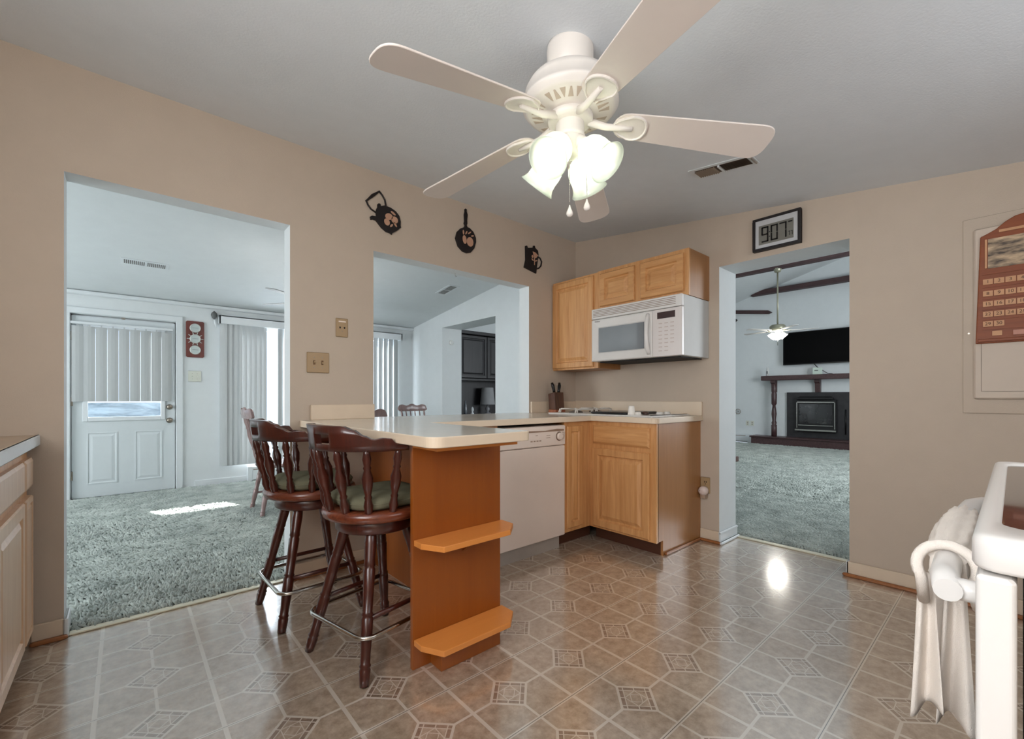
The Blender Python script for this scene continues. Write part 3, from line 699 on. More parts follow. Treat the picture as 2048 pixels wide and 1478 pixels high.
t = thing('countertop', 'white-edged countertop on the brightly lit oak base cabinets near the wide wall opening', 'countertop', (-0.6, 1.9, 0.84))
MB().cbox(-0.918, -0.276, 1.0, AY0 - 0.002, 0.840, LT, 0.006).build('slab', [plain('tan_laminate_top', S(196, 172, 148), 0.35, var=0.06)], t)
MB().cbox(-0.281, -0.270, 1.0, AY0 - 0.002, 0.838, LT + 0.001, 0.004).build('edge_band', TRIM_WHITE, t)

# ------------------------------------------------------------------ range with towel, at the right
t = thing('range', 'white freestanding electric range at the right edge, towel on its handle', 'stove', (0.93, -0.3, 0))
MB().box(0.590, 1.275, -0.62, -0.010, 0.0, 0.884).build('body', plain('grey_brown_range_side', S(96, 84, 78), 0.5), t)
ring = lambda hx, hy, r, z, cx=0.930, cy=-0.2920: [(cx + x, cy + y, z) for x, y in rrect(hx, hy, r, 6)]
b = MB(); b.loft([ring(.348, .312, .014, .8845), ring(.3535, .3165, .018, .8855), ring(.3555, .3185, .020, .889), ring(.3555, .3185, .020, .909), ring(.3540, .3170, .0195, .9135), ring(.3505, .3135, .018, .9160), ring(.345, .308, .014, .9168), ring(.305, .3045, .03, .9168), ring(.302, .3015, .028, .9140)], True, True, True, 0, True)
b.build('cooktop', APPL, t)
MB().loft([ring(.301, .3005, .028, .9141), ring(.301, .3005, .028, .9150)], True, True, True).build('glass_surface', plain('black_ceramic_glass', S(40, 26, 22), 0.06, coat=0.6), t)
MB().cbox(0.566, 1.284, -0.66, -0.615, 0.86, 1.03, 0.01).build('backguard', APPL, t)
od = MB().cbox(0.573, 1.284, -0.0015, 0.0235, 0.18, 0.882, 0.003).build('oven_door', APPL, t, bevel=0.004)
MB().box(0.70, 1.15, 0.0233, 0.0248, 0.36, 0.66).build('oven_window', BLACK, od)
MB().cbox(0.577, 1.284, -0.0035, 0.0215, 0.03, 0.17, 0.004).build('storage_drawer', APPL, t)
HZ, HY = 0.826, 0.0515
bar = [(0.690, HY - .002, HZ - .001), (0.74, HY + .004, HZ + .001), (0.90, HY + .008, HZ + .006), (1.08, HY + .006, HZ + .012), (1.17, HY + .001, HZ + .014), (1.225, HY - .012, HZ + .012), (1.255, 0.020, HZ + .008)]
b = MB(); b.tube(bar, [.0125, .0135, .014, .014, .0135, .013, .0125], 14)
b.tube([(0.708, HY - .004, HZ - .002), (0.708, 0.018, HZ - .002)], 0.0125, 12)
b.build('handle', APPL, od)
# towel: gathered ribbed sleeve round the bar, loop and hanging folds
t = thing('dish_towel', 'white gathered terry towel hanging from the oven door handle of the range', 'towel', (0.88, 0.07, 0.55))
n = 40; rings = []
for i in range(25):
    x = 0.80 + 0.30 * i / 24; f = sin(pi * i / 24); rings.append([(x, HY + .006 + (0.019 + .006 * f + 0.0022 * sin(9 * 2 * pi * k / n + .8 * sin(i * 1.3))) * cos(2 * pi * k / n),
        HZ + .006 + (0.019 + .006 * f + 0.0022 * sin(9 * 2 * pi * k / n + .8 * sin(i * 1.3))) * sin(2 * pi * k / n) - (0.012 if sin(2 * pi * k / n) < -0.3 else 0)) for k in range(n)])
MB().loft(rings, True, True, True, 0, True).build('gathered_top', TOWEL, t)
lp = [(0.785 + 0.012 * sin(a), HY + .006 + 0.028 * cos(a), HZ - 0.002 + 0.026 * sin(a)) for a in [R(-35 + 250 * i / 20) for i in range(21)]]
lp = [(0.815, HY + .030, HZ - .06)] + lp[0:] + [(0.80, HY - .022, HZ - .05)]
MB().tube(lp, 0.0065, 8).build('hanging_loop', TOWEL, t)
def sheet(x0, y0, x1, y1, ztop, zbot, amp, waves, flare, ph, th=0.004, nx=36, nz=18):
    """hanging cloth panel whose folds deepen towards the hem"""
    F1, F2_ = [], []
    d = Vector((x1 - x0, y1 - y0, 0)); l = d.length; d.normalize(); nn = Vector((-d.y, d.x, 0)); mid = Vector(((x0 + x1) / 2, (y0 + y1) / 2, 0))
    for j in range(nz + 1):
        v = j / nz; z = ztop + (zbot - ztop) * v; row1, row2 = [], []
        for i in range(nx + 1):
            u = i / nx - .5
            p = mid + d * (u * l * (0.55 + flare * v)) + nn * (amp * (0.5 + .6 * v) * sin(waves * 2 * pi * u + ph + .5 * v)) + nn * (0.010 * v * sin(5 * u + 2 * v))
            zz = z + 0.012 * sin(4 * u + ph) * v
            row1.append((p.x, p.y, zz)); q = p + nn * th; row2.append((q.x, q.y, zz))
        F1.append(row1); F2_.append(row2)
    b = MB(); b.loft([r1 + r2[::-1] for r1, r2 in zip(F1, F2_)], True, True, True, 0, True)
    return b
def strip(cx, cy, w0, w1, ztop, zbot, amp, waves, ph, sway):
    ux, uy = 0.17, -0.985
    sheet(cx - ux * w1 / 2, cy - uy * w1 / 2, cx + ux * w1 / 2, cy + uy * w1 / 2, ztop, zbot, amp, waves, 1.0 - w0 / w1 * .55, ph, 0.0035, 40, 20).build('hanging_panel', TOWEL, t)
strip(0.822, 0.080, 0.020, 0.028, HZ - 0.026, 0.612, 0.0055, 1.3, 0.4, 0)
strip(0.846, 0.053, 0.022, 0.034, HZ - 0.012, 0.592, 0.006, 1.5, 2.1, 0)
strip(0.872, 0.068, 0.026, 0.040, HZ - 0.010, 0.650, 0.006, 1.2, 4.0, 0)

# ------------------------------------------------------------------ ceiling fan with lamps
FX, FY, FK = 1.194, 1.047, 1.07
t = thing('ceiling_fan', 'white five-blade kitchen ceiling fan with four lit glass shades', 'ceiling fan', (FX, FY, 2.28))
def fanz(z): return 1.04 + (z - 1.04) * FK
def flathe(prof, n_, name, mat, par, caps=False): return MB().lathe([(fanz(z), r * FK) for z, r in prof], (FX, FY, 0), Z, n_, caps=caps).build(name, mat, par)
MB().lathe([(2.268, .078), (2.300, .080), (2.275, .083), (2.235, .082), (2.205, .076), (2.188, .062), (2.180, .036)], (FX, FY, 0), Z, 40, caps=False).build('canopy', FAN_WHITE, t)
MB().lathe([(2.16, .032), (2.200, .032)], (FX, FY, 0), Z, 24).build('down_rod', FAN_WHITE, t)
mh = flathe([(2.098, .030), (2.100, .070), (2.094, .112), (2.076, .138), (2.054, .150), (2.024, .151), (2.020, .158), (2.008, .159), (2.004, .151), (1.996, .149), (1.992, .138), (1.980, .080), (1.978, .03)], 48, 'motor_housing', FAN_WHITE, t)
MB().lathe([(fanz(2.09), .034), (2.17, .034)], (FX, FY, 0), Z, 24).build('collar', FAN_WHITE, t)
b = MB()
for k in range(30):
    if k % 6 == 0: continue
    a = 2 * pi * k / 30 + R(-41.2); up_ = k % 2
    def pp(r, da):
        zz = fanz(1.992 - (0.138 - r) * 0.2069) - 0.0014
        return (FX + r * FK * cos(a + da), FY + r * FK * sin(a + da), zz)
    r0, r1 = (.094, .128)
    tri = [pp(r0, .012), pp(r0, -.012), pp(r1, -.07), pp(r1, .07)] if up_ else [pp(r1, .02), pp(r1, -.02), pp(r0, -.09), pp(r0, .09)]
    b.loft([tri, [(x, y, z + 0.003) for x, y, z in tri]], True, True, True)
b.build('vent_grille', FAN_SLOT_SHADE, mh)['kind'] = 'stuff'  # vent holes drawn as tan plates; their inner shade is in the colour
flathe([(1.950, .0), (1.950, .062), (1.954, .074), (1.972, .076), (1.980, .060)], 36, 'flywheel', FAN_WHITE, t)
flathe([(1.900, .0), (1.900, .046), (1.906, .050), (1.915, .047), (1.946, .047), (1.952, .046)], 36, 'switch_housing', FAN_WHITE, t)
fit = flathe([(1.838, .0), (1.838, .012), (1.845, .030), (1.868, .042), (1.892, .046), (1.900, .042)], 32, 'light_fitter', FAN_WHITE, t)
pitch, droop = R(-11), R(7.0)
RT, ZT = 0.662 * FK, fanz(1.884)
blade_mat = plain('white_fan_blade', S(226, 214, 206), 0.45, var=0.012)
for k in range(5):
    a = -0.719 + k * 2 * pi / 5
    h = Vector((cos(a), sin(a), 0)); v = Vector((-sin(a), cos(a), 0))
    u = (h * cos(droop) - Z * sin(droop)).normalized()
    C0 = Vector((FX, FY, ZT)) + h * RT - u * RT            # blade line ends at the tip
    n0 = v.cross(u) * -1
    vp = v * cos(pitch) + n0 * sin(pitch)
    nrm = u.cross(vp)
    outline = []
    r0, r1, w0, w1 = 0.150, RT, 0.056, 0.076
    for i in range(9): q = R(90 + 180 * i / 8); outline.append((r0 + 0.05 + 0.05 * cos(q), w0 * sin(q)))
    for i in range(15):
        q = R(-90 + 180 * i / 14); e = 0.060
        sx_, sy_ = cos(q), sin(q)
        outline.append((r1 - e + e * (abs(sx_) ** 0.7), w1 * (1 if sy_ > 0 else -1) * abs(sy_) ** 0.7))
    bl = MB().prism(outline, C0, u, vp, nrm, 0.0, 0.006).build('blade', blade_mat, t, bevel=0.0015, segs=1)
    # cast bracket: arm from the flywheel and a spoon-shaped plate with a raised rim under the blade root
    b = MB(); rc_ = 0.208
    pts = [Vector((FX, FY, fanz(1.960))) + h * 0.066, C0 + u * 0.125 - nrm * 0.010, C0 + u * 0.165 - nrm * 0.008, C0 + u * (rc_ + .01) - nrm * 0.005]
    b.tube(pts, [.014, .012, .011, .008], 10)
    oval = []
    for i in range(28):
        q = 2 * pi * i / 28; oval.append((rc_ + 0.062 * cos(q), (0.052 - 0.012 * cos(q - pi)) * sin(q) * (1.0 if cos(q) > -0.2 else 0.92)))
    rr = lambda s_, hh: [C0 + u * (rc_ + (x - rc_) * s_) + vp * (y * s_) - nrm * hh for x, y in oval]
    b.loft([rr(1.0, 0.0), rr(1.0, 0.007), rr(.93, 0.008), rr(.88, 0.0035), rr(.5, 0.003)], True, True, True, 0, False)
    b.build('bracket', FAN_WHITE, bl)
for k in range(4):
    a = R(191 + 90 * k); u = Vector((cos(a), sin(a), 0)); ax = (u * 0.70 - Z * 0.71).normalized()
    HB = Vector((FX, FY, fanz(1.884)))
    p = HB + u * 0.034
    neck = p + ax * 0.030
    b = MB(); b.tube([HB + u * 0.02, p, neck], [.020, .023, .027], 14); b.build('lamp_socket', FAN_WHITE, fit)
    prof = [(0.012, .024), (0.020, .036), (0.034, .048), (0.052, .0545), (0.072, .0560), (0.092, .0545), (0.110, .0560), (0.124, .0620), (0.134, .0690)]
    inner = [(q, r - .0022) for q, r in prof][::-1]
    sh = MB().lathe(prof + inner, neck - ax * 0.006, ax, 36, caps=False).build('lamp_shade', SHADE, t)
    MB().lathe([(0.018, .012), (0.03, .014), (0.045, .022), (0.058, .0265), (0.070, .024), (0.078, .014), (0.081, .002)], neck, ax, 18).build('bulb', BULB, sh)
    l = bpy.data.lights.new('bulb_light', 'POINT'); l.energy = 2.8; l.color = (1.0, 0.92, 0.82); l.shadow_soft_size = 0.028
    lo = bpy.data.objects.new('bulb_light', l); COL.objects.link(lo); lo.location = neck + ax * 0.062
rv = Vector((0.752, -0.659, 0))
for dx, z0, zf in ((-0.003, 1.905, 1.690), (0.058, 1.915, 1.712)):
    p = Vector((FX, FY, 0)) + rv * dx - Vector((0.659, 0.752, 0)) * 0.012
    b = MB()
    nb = int((z0 - zf - .04) / 0.0046)
    for i in range(nb): b.lathe([(-.0017, .0004), (-.0009, .0016), (.0009, .0016), (.0017, .0004)], (p.x, p.y, z0 - i * .0046), Z, 6)
    b.tube([(p.x, p.y, z0), (p.x, p.y, zf + .03)], .0005, 5)
    c = b.build('pull_chain', plain('chain_metal', S(190, 184, 176), 0.35, 0.6), t)
    MB().lathe([(0, .001), (.003, .0085), (.010, .0118), (.018, .0105), (.030, .005), (.042, .0015)], (p.x, p.y, zf - .01), Z, 16).build('fob', FAN_WHITE, c)

# ceiling register, one end of its louvers bent
t = thing('ceiling_vent', 'white ceiling register with brown louvers near the tip of the kitchen fan blade', 'vent', (2.425, 1.04, kz(1.04)))
t.rotation_euler.x = atan(0.125)
b = MB(); HY_ = 0.165
b.box(-0.062, 0.062, -HY_, HY_, -0.004, 0.004); fr = b.build('frame', TRIM_WHITE, t, local=True)
MB().box(-0.042, 0.042, -0.138, 0.138, -0.0055, -0.004).build('throat', BROWN_SCREEN, t, local=True)
b = MB()
for i in range(22):
    y = -0.128 + i * 0.0122
    if abs(i - 11.5) < 0.6: continue
    s_ = 1 if i > 11 else -1
    b.add([(-0.041, y, -0.0058), (0.041, y, -0.0058), (0.041, y + 0.007 * s_, -0.013), (-0.041, y + 0.007 * s_, -0.013)], [(0, 1, 2, 3)])
    b.add([(-0.041, y + .001, -0.0058), (0.041, y + .001, -0.0058), (0.041, y + .001 + 0.007 * s_, -0.013), (-0.041, y + .001 + 0.007 * s_, -0.013)], [(0, 1, 2, 3)])
b.build('louver', plain('tan_louver', S(150, 132, 114), 0.6), t, local=True)
MB().box(-0.042, 0.042, 0.000, 0.010, -0.0135, -0.004).build('divider', TRIM_WHITE, t, local=True)
MB().box(-0.035, 0.045, -0.160, -0.153, -0.010, -0.004).build('damper_lever', GREY_PL, t, local=True)
# ------------------------------------------------------------------ on the kitchen walls
def plaque(name, lab, cat, body, extra, fruit, th=0.012):
    xs = [p[0] for p in body]; zs = [p[1] for p in body]
    t = thing(name, lab, cat, (sum(xs) / len(xs), AY0 - 0.001, min(zs)), 0, 'painted cookware silhouettes above the wall openings')
    MB().prism(body, (0, AY0 - 0.001, 0), X, Z, -Y, 0, th).build('body', BLACK_MATTE, t, bevel=0.002)
    for nm, pts, r in extra: MB().tube([(x, AY0 - 0.007, z) for x, z in pts], r, 8).build(nm, BLACK_MATTE, t)
    for nm, poly in fruit: MB().prism(poly, (0, AY0 - 0.001, 0), X, Z, -Y, th - 0.001, th + 0.003).build(nm, PEACH, t)
    return t
def blob(cx, cz, rx, rz, rot=0, n=16):
    rx *= .88; rz *= .88
    return [(cx + rx * cos(2 * pi * i / n) * cos(rot) - rz * sin(2 * pi * i / n) * sin(rot), cz + rx * cos(2 * pi * i / n) * sin(rot) + rz * sin(2 * pi * i / n) * cos(rot)) for i in range(n)]
plaque('teapot_plaque', 'black kettle-shaped plaque with painted fruit, tilted, left of the pan plaque', 'wall decoration',
    [(1.223, 2.269), (1.223, 2.287), (1.232, 2.296), (1.244, 2.293), (1.246, 2.281), (1.271, 2.293), (1.314, 2.290), (1.351, 2.276), (1.376, 2.252), (1.386, 2.217), (1.385, 2.190), (1.388, 2.178), (1.358, 2.148), (1.325, 2.124), (1.321, 2.112), (1.314, 2.120), (1.282, 2.123), (1.250, 2.141), (1.223, 2.168), (1.211, 2.179), (1.191, 2.180), (1.177, 2.174), (1.173, 2.193), (1.186, 2.203), (1.215, 2.207), (1.211, 2.231), (1.215, 2.252)],
    [('handle', [(1.210, 2.232), (1.181, 2.244), (1.160, 2.266), (1.150, 2.288)], .0055), ('handle', [(1.238, 2.372), (1.257, 2.355), (1.275, 2.329), (1.282, 2.292)], .0055),
     ('grip', [(1.145, 2.285), (1.160, 2.299), (1.191, 2.334), (1.225, 2.364), (1.239, 2.378)], [.004, .006, .010, .006, .004])],
    [('pear', blob(1.286, 2.187, .022, .026, .3)), ('apple', blob(1.300, 2.226, .030, .024, .2)), ('peach', blob(1.340, 2.214, .027, .026)), ('leaf', blob(1.330, 2.256, .022, .008, -.5)), ('leaf', blob(1.345, 2.185, .020, .007, -.9)), ('leaf', blob(1.318, 2.172, .016, .007, .9))])
plaque('pan_plaque', 'black frying pan plaque with painted fruit, hanging by its upright handle shape', 'wall decoration',
    [(1.823, 2.211), (1.837, 2.260), (1.869, 2.294), (1.904, 2.313), (1.908, 2.331), (1.900, 2.337), (1.905, 2.361), (1.902, 2.406), (1.908, 2.431), (1.907, 2.448), (1.915, 2.455), (1.925, 2.450), (1.924, 2.434), (1.934, 2.411), (1.928, 2.367), (1.930, 2.344), (1.924, 2.331), (1.932, 2.318), (1.950, 2.318), (1.986, 2.297), (2.010, 2.256), (2.012, 2.225), (1.996, 2.174), (1.962, 2.135), (1.925, 2.122), (1.887, 2.127), (1.846, 2.156)], [],
    [('pear', blob(1.953, 2.212, .034, .040)), ('pineapple', blob(1.903, 2.218, .020, .036, .15)), ('leaf', blob(1.892, 2.270, .007, .020, .1)), ('leaf', blob(1.918, 2.272, .006, .018, -.5)), ('leaf', blob(1.948, 2.279, .006, .020, -.9)), ('leaf', blob(1.975, 2.262, .006, .016, -1.3))])
plaque('coffee_pot_plaque', 'black coffee pot plaque with a painted sprig, nearest the corner of the room', 'wall decoration',
    [(2.526, 2.313), (2.544, 2.320), (2.556, 2.303), (2.613, 2.318), (2.619, 2.335), (2.629, 2.340), (2.638, 2.334), (2.640, 2.322), (2.674, 2.305), (2.680, 2.273), (2.662, 2.163), (2.653, 2.104), (2.511, 2.130), (2.529, 2.198)],
    [('handle', [(2.672, 2.252), (2.702, 2.247), (2.722, 2.220), (2.712, 2.182), (2.687, 2.157), (2.660, 2.148)], .0065)],
    [('flower', [(2.608, 2.283), (2.640, 2.280), (2.672, 2.262), (2.648, 2.236), (2.625, 2.232)]), ('leaf', blob(2.605, 2.240, .011, .014)), ('stem', [(2.624, 2.235), (2.634, 2.235), (2.632, 2.172), (2.625, 2.172)]), ('leaf', blob(2.606, 2.213, .016, .006, -.6)), ('leaf', blob(2.648, 2.212, .016, .006, .5))])

t = thing('cover_plate', 'tan phone jack plate with a pale slot, above the light switch plate', 'wall plate', (0.997, AY0, 1.41))
MB().cbox(0.960, 1.034, AY0 - 0.007, AY0, 1.410, 1.524, 0.003).build('plate', IVORY, t)
MB().box(0.976, 1.020, AY0 - 0.0085, AY0 - 0.006, 1.500, 1.508).build('label_slot', plain('pale_label', S(232, 214, 200), 0.4), t)
for x in (0.985, 1.012): MB().prism([(-.005, .006), (.005, .006), (.003, -.005), (-.003, -.005)], (x, AY0 - 0.006, 1.466), X, Z, -Y, 0, 0.0018).build('jack', DARK, t)
MB().lathe([(0, .003), (.002, .003)], (0.998, AY0 - .0065, 1.446), -Y, 10).build('screw', BRASS_ANT, t)
def switch_plate(lab, x0, x1, z0, z1, y, m, sp):
    t = thing('switch_plate', lab, 'light switch', ((x0 + x1) / 2, y, z0))
    MB().cbox(x0, x1, y - 0.007, y, z0, z1, 0.003).build('plate', m, t)
    xm, zm = (x0 + x1) / 2, (z0 + z1) / 2
    for s_, up_ in ((-1, 1), (1, -1)):
        x = xm + s_ * sp
        o = MB().box(x - .006, x + .006, y - .0085, y - .006, zm - .013, zm + .013).build('slot', plain('switch_slot_shade', S(110, 80, 52), 0.6) if m is IVORY else m, t)
        MB().loft([[(x - .004, y - .007, zm - .005), (x + .004, y - .007, zm - .005), (x + .004, y - .007, zm + .005), (x - .004, y - .007, zm + .005)],
                   [(x - .0035, y - .018, zm + .004 * up_ - .003), (x + .0035, y - .018, zm + .004 * up_ - .003), (x + .0035, y - .018, zm + .004 * up_ + .004), (x - .0035, y - .018, zm + .004 * up_ + .004)]], True, True, True).build('toggle', m, t)
        for q in (-1, 1): MB().lathe([(0, .003), (.002, .003)], (x, y - .0065, zm + q * .030), -Y, 10).build('screw', BRASS_ANT, t)
switch_plate('tan double light switch plate on the kitchen wall between the two openings', 0.794, 0.921, 1.186, 1.306, AY0, IVORY, .023)
switch_plate('pale double light switch plate under the three-dial plaque by the outside door', 0.538, 0.662, 1.222, 1.345, 6.22, IVORY_PALE, .023)

t = thing('outlet', 'tan wall outlet with an air freshener plugged into its lower socket', 'outlet', (BX0, 1.485, 0.31))
MB().cbox(BX0 - 0.007, BX0, 1.451, 1.521, 0.345, 0.460, 0.003).build('plate', IVORY, t)
MB().box(BX0 - 0.0085, BX0 - 0.006, 1.488, 1.492, 0.420, 0.432).box(BX0 - 0.0085, BX0 - 0.006, 1.476, 1.480, 0.420, 0.432).box(BX0 - 0.0085, BX0 - 0.006, 1.481, 1.487, 0.409, 0.414).build('socket_grille', DARK, t)
t = thing('air_freshener', 'round white plug-in air freshener in the outlet beside the oak cabinet', 'air freshener', (BX0 - 0.008, 1.487, 0.32))
MB().lathe([(0, .022), (.004, .031), (.022, .034), (.040, .030), (.050, .020), (.053, .006)], (BX0 - 0.008, 1.488, 0.365), -X, 28).build('body', plain('white_freshener_shell', S(224, 204, 196), 0.35), t)
MB().lathe([(0, .012), (.003, .011), (.004, .006)], (BX0 - 0.056, 1.493, 0.366), -X, 18).build('vent_disc', plain('tan_disc', S(156, 132, 112), 0.5), t)
MB().loft([[(BX0 - .010 - dx, 1.488 + dy, z) for dx, dy in ((0, -.022), (.030, -.018), (.034, 0), (.030, .018), (0, .022))] for z in (0.312, 0.345)], True, True, True).build('oil_bottle', plain('amber_bottle', S(170, 146, 126), 0.3), t)

# digital wall clock over the doorway
CXF = 3.146
t = thing('wall_clock', 'dark-framed digital clock reading 9:07 above the narrow doorway', 'clock', (3.16, 1.015, 2.006))
b = MB(); y0, y1, z0, z1, fw = 0.876, 1.154, 2.006, 2.221, 0.016
for q in ((y0, y1, z0, z0 + fw), (y0, y1, z1 - fw, z1), (y0, y0 + fw, z0 + fw, z1 - fw), (y1 - fw, y1, z0 + fw, z1 - fw)): b.box(CXF, BX0 - 0.001, *q)
b.build('frame', BLACK_MATTE, t, bevel=0.001)
MB().box(CXF + 0.006, BX0 - 0.002, y0 + fw, y1 - fw, z0 + fw, z1 - fw).build('mat', plain('silver_mat', S(196, 196, 198), 0.45), t)
dsp = MB().box(CXF + 0.004, CXF + 0.008, 0.915, 1.117, 2.045, 2.170).build('display', plain('lcd_grey', S(122, 120, 112), 0.3), t)
SEG = {'9': 'abcdfg', '0': 'abcdef', '7': 'abc'}
def digit(ch, yl, zb, w_, h_, th, par):
    b = MB(); xx = (CXF + 0.002, CXF + 0.0045)
    def seg(a0, a1, c0, c1): b.box(xx[0], xx[1], yl - a1, yl - a0, zb + c0, zb + c1)
    m_ = h_ / 2; g = th * .15
    P_ = {'a': (g, w_ - g, h_ - th, h_), 'd': (g, w_ - g, 0, th), 'g': (g, w_ - g, m_ - th / 2, m_ + th / 2), 'f': (0, th, m_ + g, h_ - g), 'b': (w_ - th, w_, m_ + g, h_ - g), 'e': (0, th, g, m_ - g), 'c': (w_ - th, w_, g, m_ - g)}
    for s_ in SEG[ch]: seg(*P_[s_])
    b.build('digit_lettering', BLACK, par)
digit('9', 1.100, 2.058, 0.042, 0.100, 0.009, dsp); digit('0', 1.045, 2.058, 0.042, 0.100, 0.009, dsp); digit('7', 0.995, 2.058, 0.042, 0.100, 0.009, dsp)
digit('7', 0.944, 2.064, 0.010, 0.028, 0.003, dsp); digit('7', 0.930, 2.064, 0.010, 0.028, 0.003, dsp)
for z in (2.085, 2.115): MB().box(CXF + 0.002, CXF + 0.0045, 1.049, 1.054, z, z + 0.006).build('colon_dot', BLACK, dsp)
MB().box(CXF + 0.002, CXF + 0.0045, 0.921, 0.944, 2.148, 2.156).build('mode_mark', BLACK, dsp)

# fuse panel cover and wooden calendar
t = thing('electrical_panel', 'painted electrical panel door behind the wooden calendar', 'panel', (BX0, -0.05, 0.962))
PNL = plain('painted_panel_cover', S(206, 190, 174), 0.6, var=0.015)
MB().cbox(BX0 - 0.006, BX0 - 0.0005, -0.28, 0.173, 0.962, 1.93, 0.002).build('surround', WALL_BEIGE, t)
pdn = MB().cbox(BX0 - 0.022, BX0 - 0.0055, -0.24, 0.134, 1.033, 1.87, 0.006).build('door', PNL, t)
b = MB()
b.box(BX0 - 0.0232, BX0 - 0.0215, 0.108, 0.1095, 1.07, 1.83); b.box(BX0 - 0.0232, BX0 - 0.0215, -0.2, 0.108, 1.069, 1.0705)
b.build('seam', plain('panel_seam', S(120, 106, 94), 0.7), pdn)
MB().lathe([(0, .004), (.0015, .004)], (BX0 - 0.006, 0.152, 1.36), -X, 10).build('screw', BRASS_ANT, t)
CX = 3.138
t = thing('perpetual_calendar', 'arched wooden perpetual calendar with number tiles and a picture, on the panel door', 'calendar', (3.15, -0.03, 1.303))
cm = -0.030
poly = [(0.128, 1.303), (0.112, 1.823), (0.085, 1.836), (0.060, 1.850), (0.030, 1.878), (0.0, 1.896), (cm, 1.902), (-0.06, 1.896), (-0.09, 1.878), (-0.12, 1.850), (-0.145, 1.836), (-0.172, 1.823), (-0.188, 1.303)]
MB().prism(poly, (0, 0, 0), Y, Z, X, CX + 0.006, BX0 - 0.0235).build('back_board', CALWOOD, t, bevel=0.004)
MB().cbox(CX + 0.001, CX + 0.006, -0.18, 0.120, 1.310, 1.324, 0.002).build('bottom_rail', CALWOOD, t)
b = MB()
for z in (1.378, 1.425, 1.475, 1.525, 1.582, 1.645): b.box(CX + 0.002, CX + 0.006, -0.165, 0.105, z - .010, z - .002)
b.build('tile_ledge_groove', CALWOOD, t)
def pic_mat():
    m, nt, bb = new_mat('sepia_landscape_print'); bb.inputs['Roughness'].default_value = 0.5
    no, cr, mp = noise_col(nt, bb, S(58, 44, 34), S(214, 184, 148), (1, 9, 34), 4, 0.6, 0.36, 0.66)
    return m
MB().box(CX + 0.0035, CX + 0.006, -0.160, 0.086, 1.664, 1.806).build('picture', pic_mat(), t)
MB().box(CX + 0.001, CX + 0.006, 0.089, 0.096, 1.666, 1.806).build('month_strip', TILEWOOD, t)
MB().box(CX + 0.001, CX + 0.006, -0.11, 0.050, 1.830, 1.842).build('day_strip', TILEWOOD, t)
NUMC = plain('burnt_number', S(74, 40, 22), 0.7)
ROWZ = (1.600, 1.543, 1.493, 1.443, 1.396)
for d_ in range(1, 31):
    r_, c_ = (d_ - 1) // 7, (d_ - 1) % 7
    yc, zc = 0.086 - 0.0365 * c_, ROWZ[r_]
    tl = MB().box(CX + 0.0005, CX + 0.0058, yc - 0.0165, yc + 0.0165, zc - 0.013, zc + 0.013).build('number_tile', TILEWOOD, t)
    text('number_lettering', str(d_), 0.021, NUMC, (CX + 0.0004, yc, zc), -Y, Z, tl)
MB().box(CX + 0.0005, CX + 0.0058, 0.040, 0.072, 1.338, 1.360).build('spare_tile', TILEWOOD, t)
MB().box(CX + 0.0005, CX + 0.0058, -0.035, 0.005, 1.336, 1.358).build('spare_tile', wood('reddish_tile', S(164, 90, 52), S(176, 100, 60)), t)
o = MB().tube([(1.881, 2.80, 1.986), (1.881, 2.80, 1.972), (1.884, 2.800, 1.962), (1.892, 2.80, 1.959), (1.898, 2.80, 1.965)], 0.0016, 6).build('ceiling_hook', CHROME, loc=(1.881, 2.80, 1.96))
tag(o, 'small metal hook screwed into the top of the pass-through opening', 'hook')

# ------------------------------------------------------------------ dining room
d1 = bpy.data.objects.new('door_1', None); COL.objects.link(d1); d1.location = (0.0, 6.24, 0); struct(d1)
b = MB(); yf, yb = 6.236, 6.276
for q in ((-0.405, -0.30, 0.02, 1.87), (0.31, 0.42, 0.02, 1.87), (-0.30, 0.31, 0.02, 0.83), (-0.30, 0.31, 1.75, 1.87)): b.box(q[0], q[1], yf, yb, q[2], q[3])
DOORW = plain('white_door_paint', S(212, 218, 220), 0.45, var=0.01)
b.build('door_slab', DOORW, d1)
for x0, x1 in ((-0.296, -0.061), (0.076, 0.311)):
    MB().panel((x0, yf, 0.150), X, Z, -Y, x1 - x0, 0.532, [(0, -.004), (0, 0.004), (0.010, 0.005), (0.018, -0.001), (0.030, 0.001), (0.045, 0.004)]).build('raised_panel', DOORW, d1)
b = MB()
for q in ((-0.325, -0.285, 0.795, 1.785), (0.295, 0.335, 0.795, 1.785), (-0.285, 0.295, 0.795, 0.838), (-0.285, 0.295, 1.745, 1.785)): b.cbox(q[0], q[1], yf - 0.014, yf + 0.004, q[2], q[3], 0.004)
b.build('glazing_frame', TRIM_WHITE, d1)
MB().box(-0.30, 0.31, 6.254, 6.258, 0.82, 1.76).build('door_glass', GLASS, d1)
for z, r in ((0.935, .027), (0.785, .027)):
    kb = MB().lathe([(0, .030), (.004, .030), (.006, .014), (.022, .013), (.030, .024), (.044, r), (.054, .020), (.056, .005)], (0.372, yf, z), -Y, 22).build('door_knob' if z < .9 else 'deadbolt', BRASS_ANT, d1)
for z in (0.25, 1.0, 1.66): MB().box(-0.412, -0.396, yf - 0.006, yf + 0.002, z - .045, z + .045).build('hinge', BRASS_ANT, d1)
MB().box(-0.03, 0.0, 6.226, 6.237, 1.866, 1.886).build('door_stop', GREY_PL, d1)
b = MB()
b.box(-0.425, -0.395, 6.278, 6.338, 0, 1.90).box(0.41, 0.44, 6.278, 6.338, 0, 1.90).box(-0.425, 0.44, 6.278, 6.338, 1.86, 1.90).box(-0.425, 0.44, 6.278, 6.338, -0.05, 0.03)
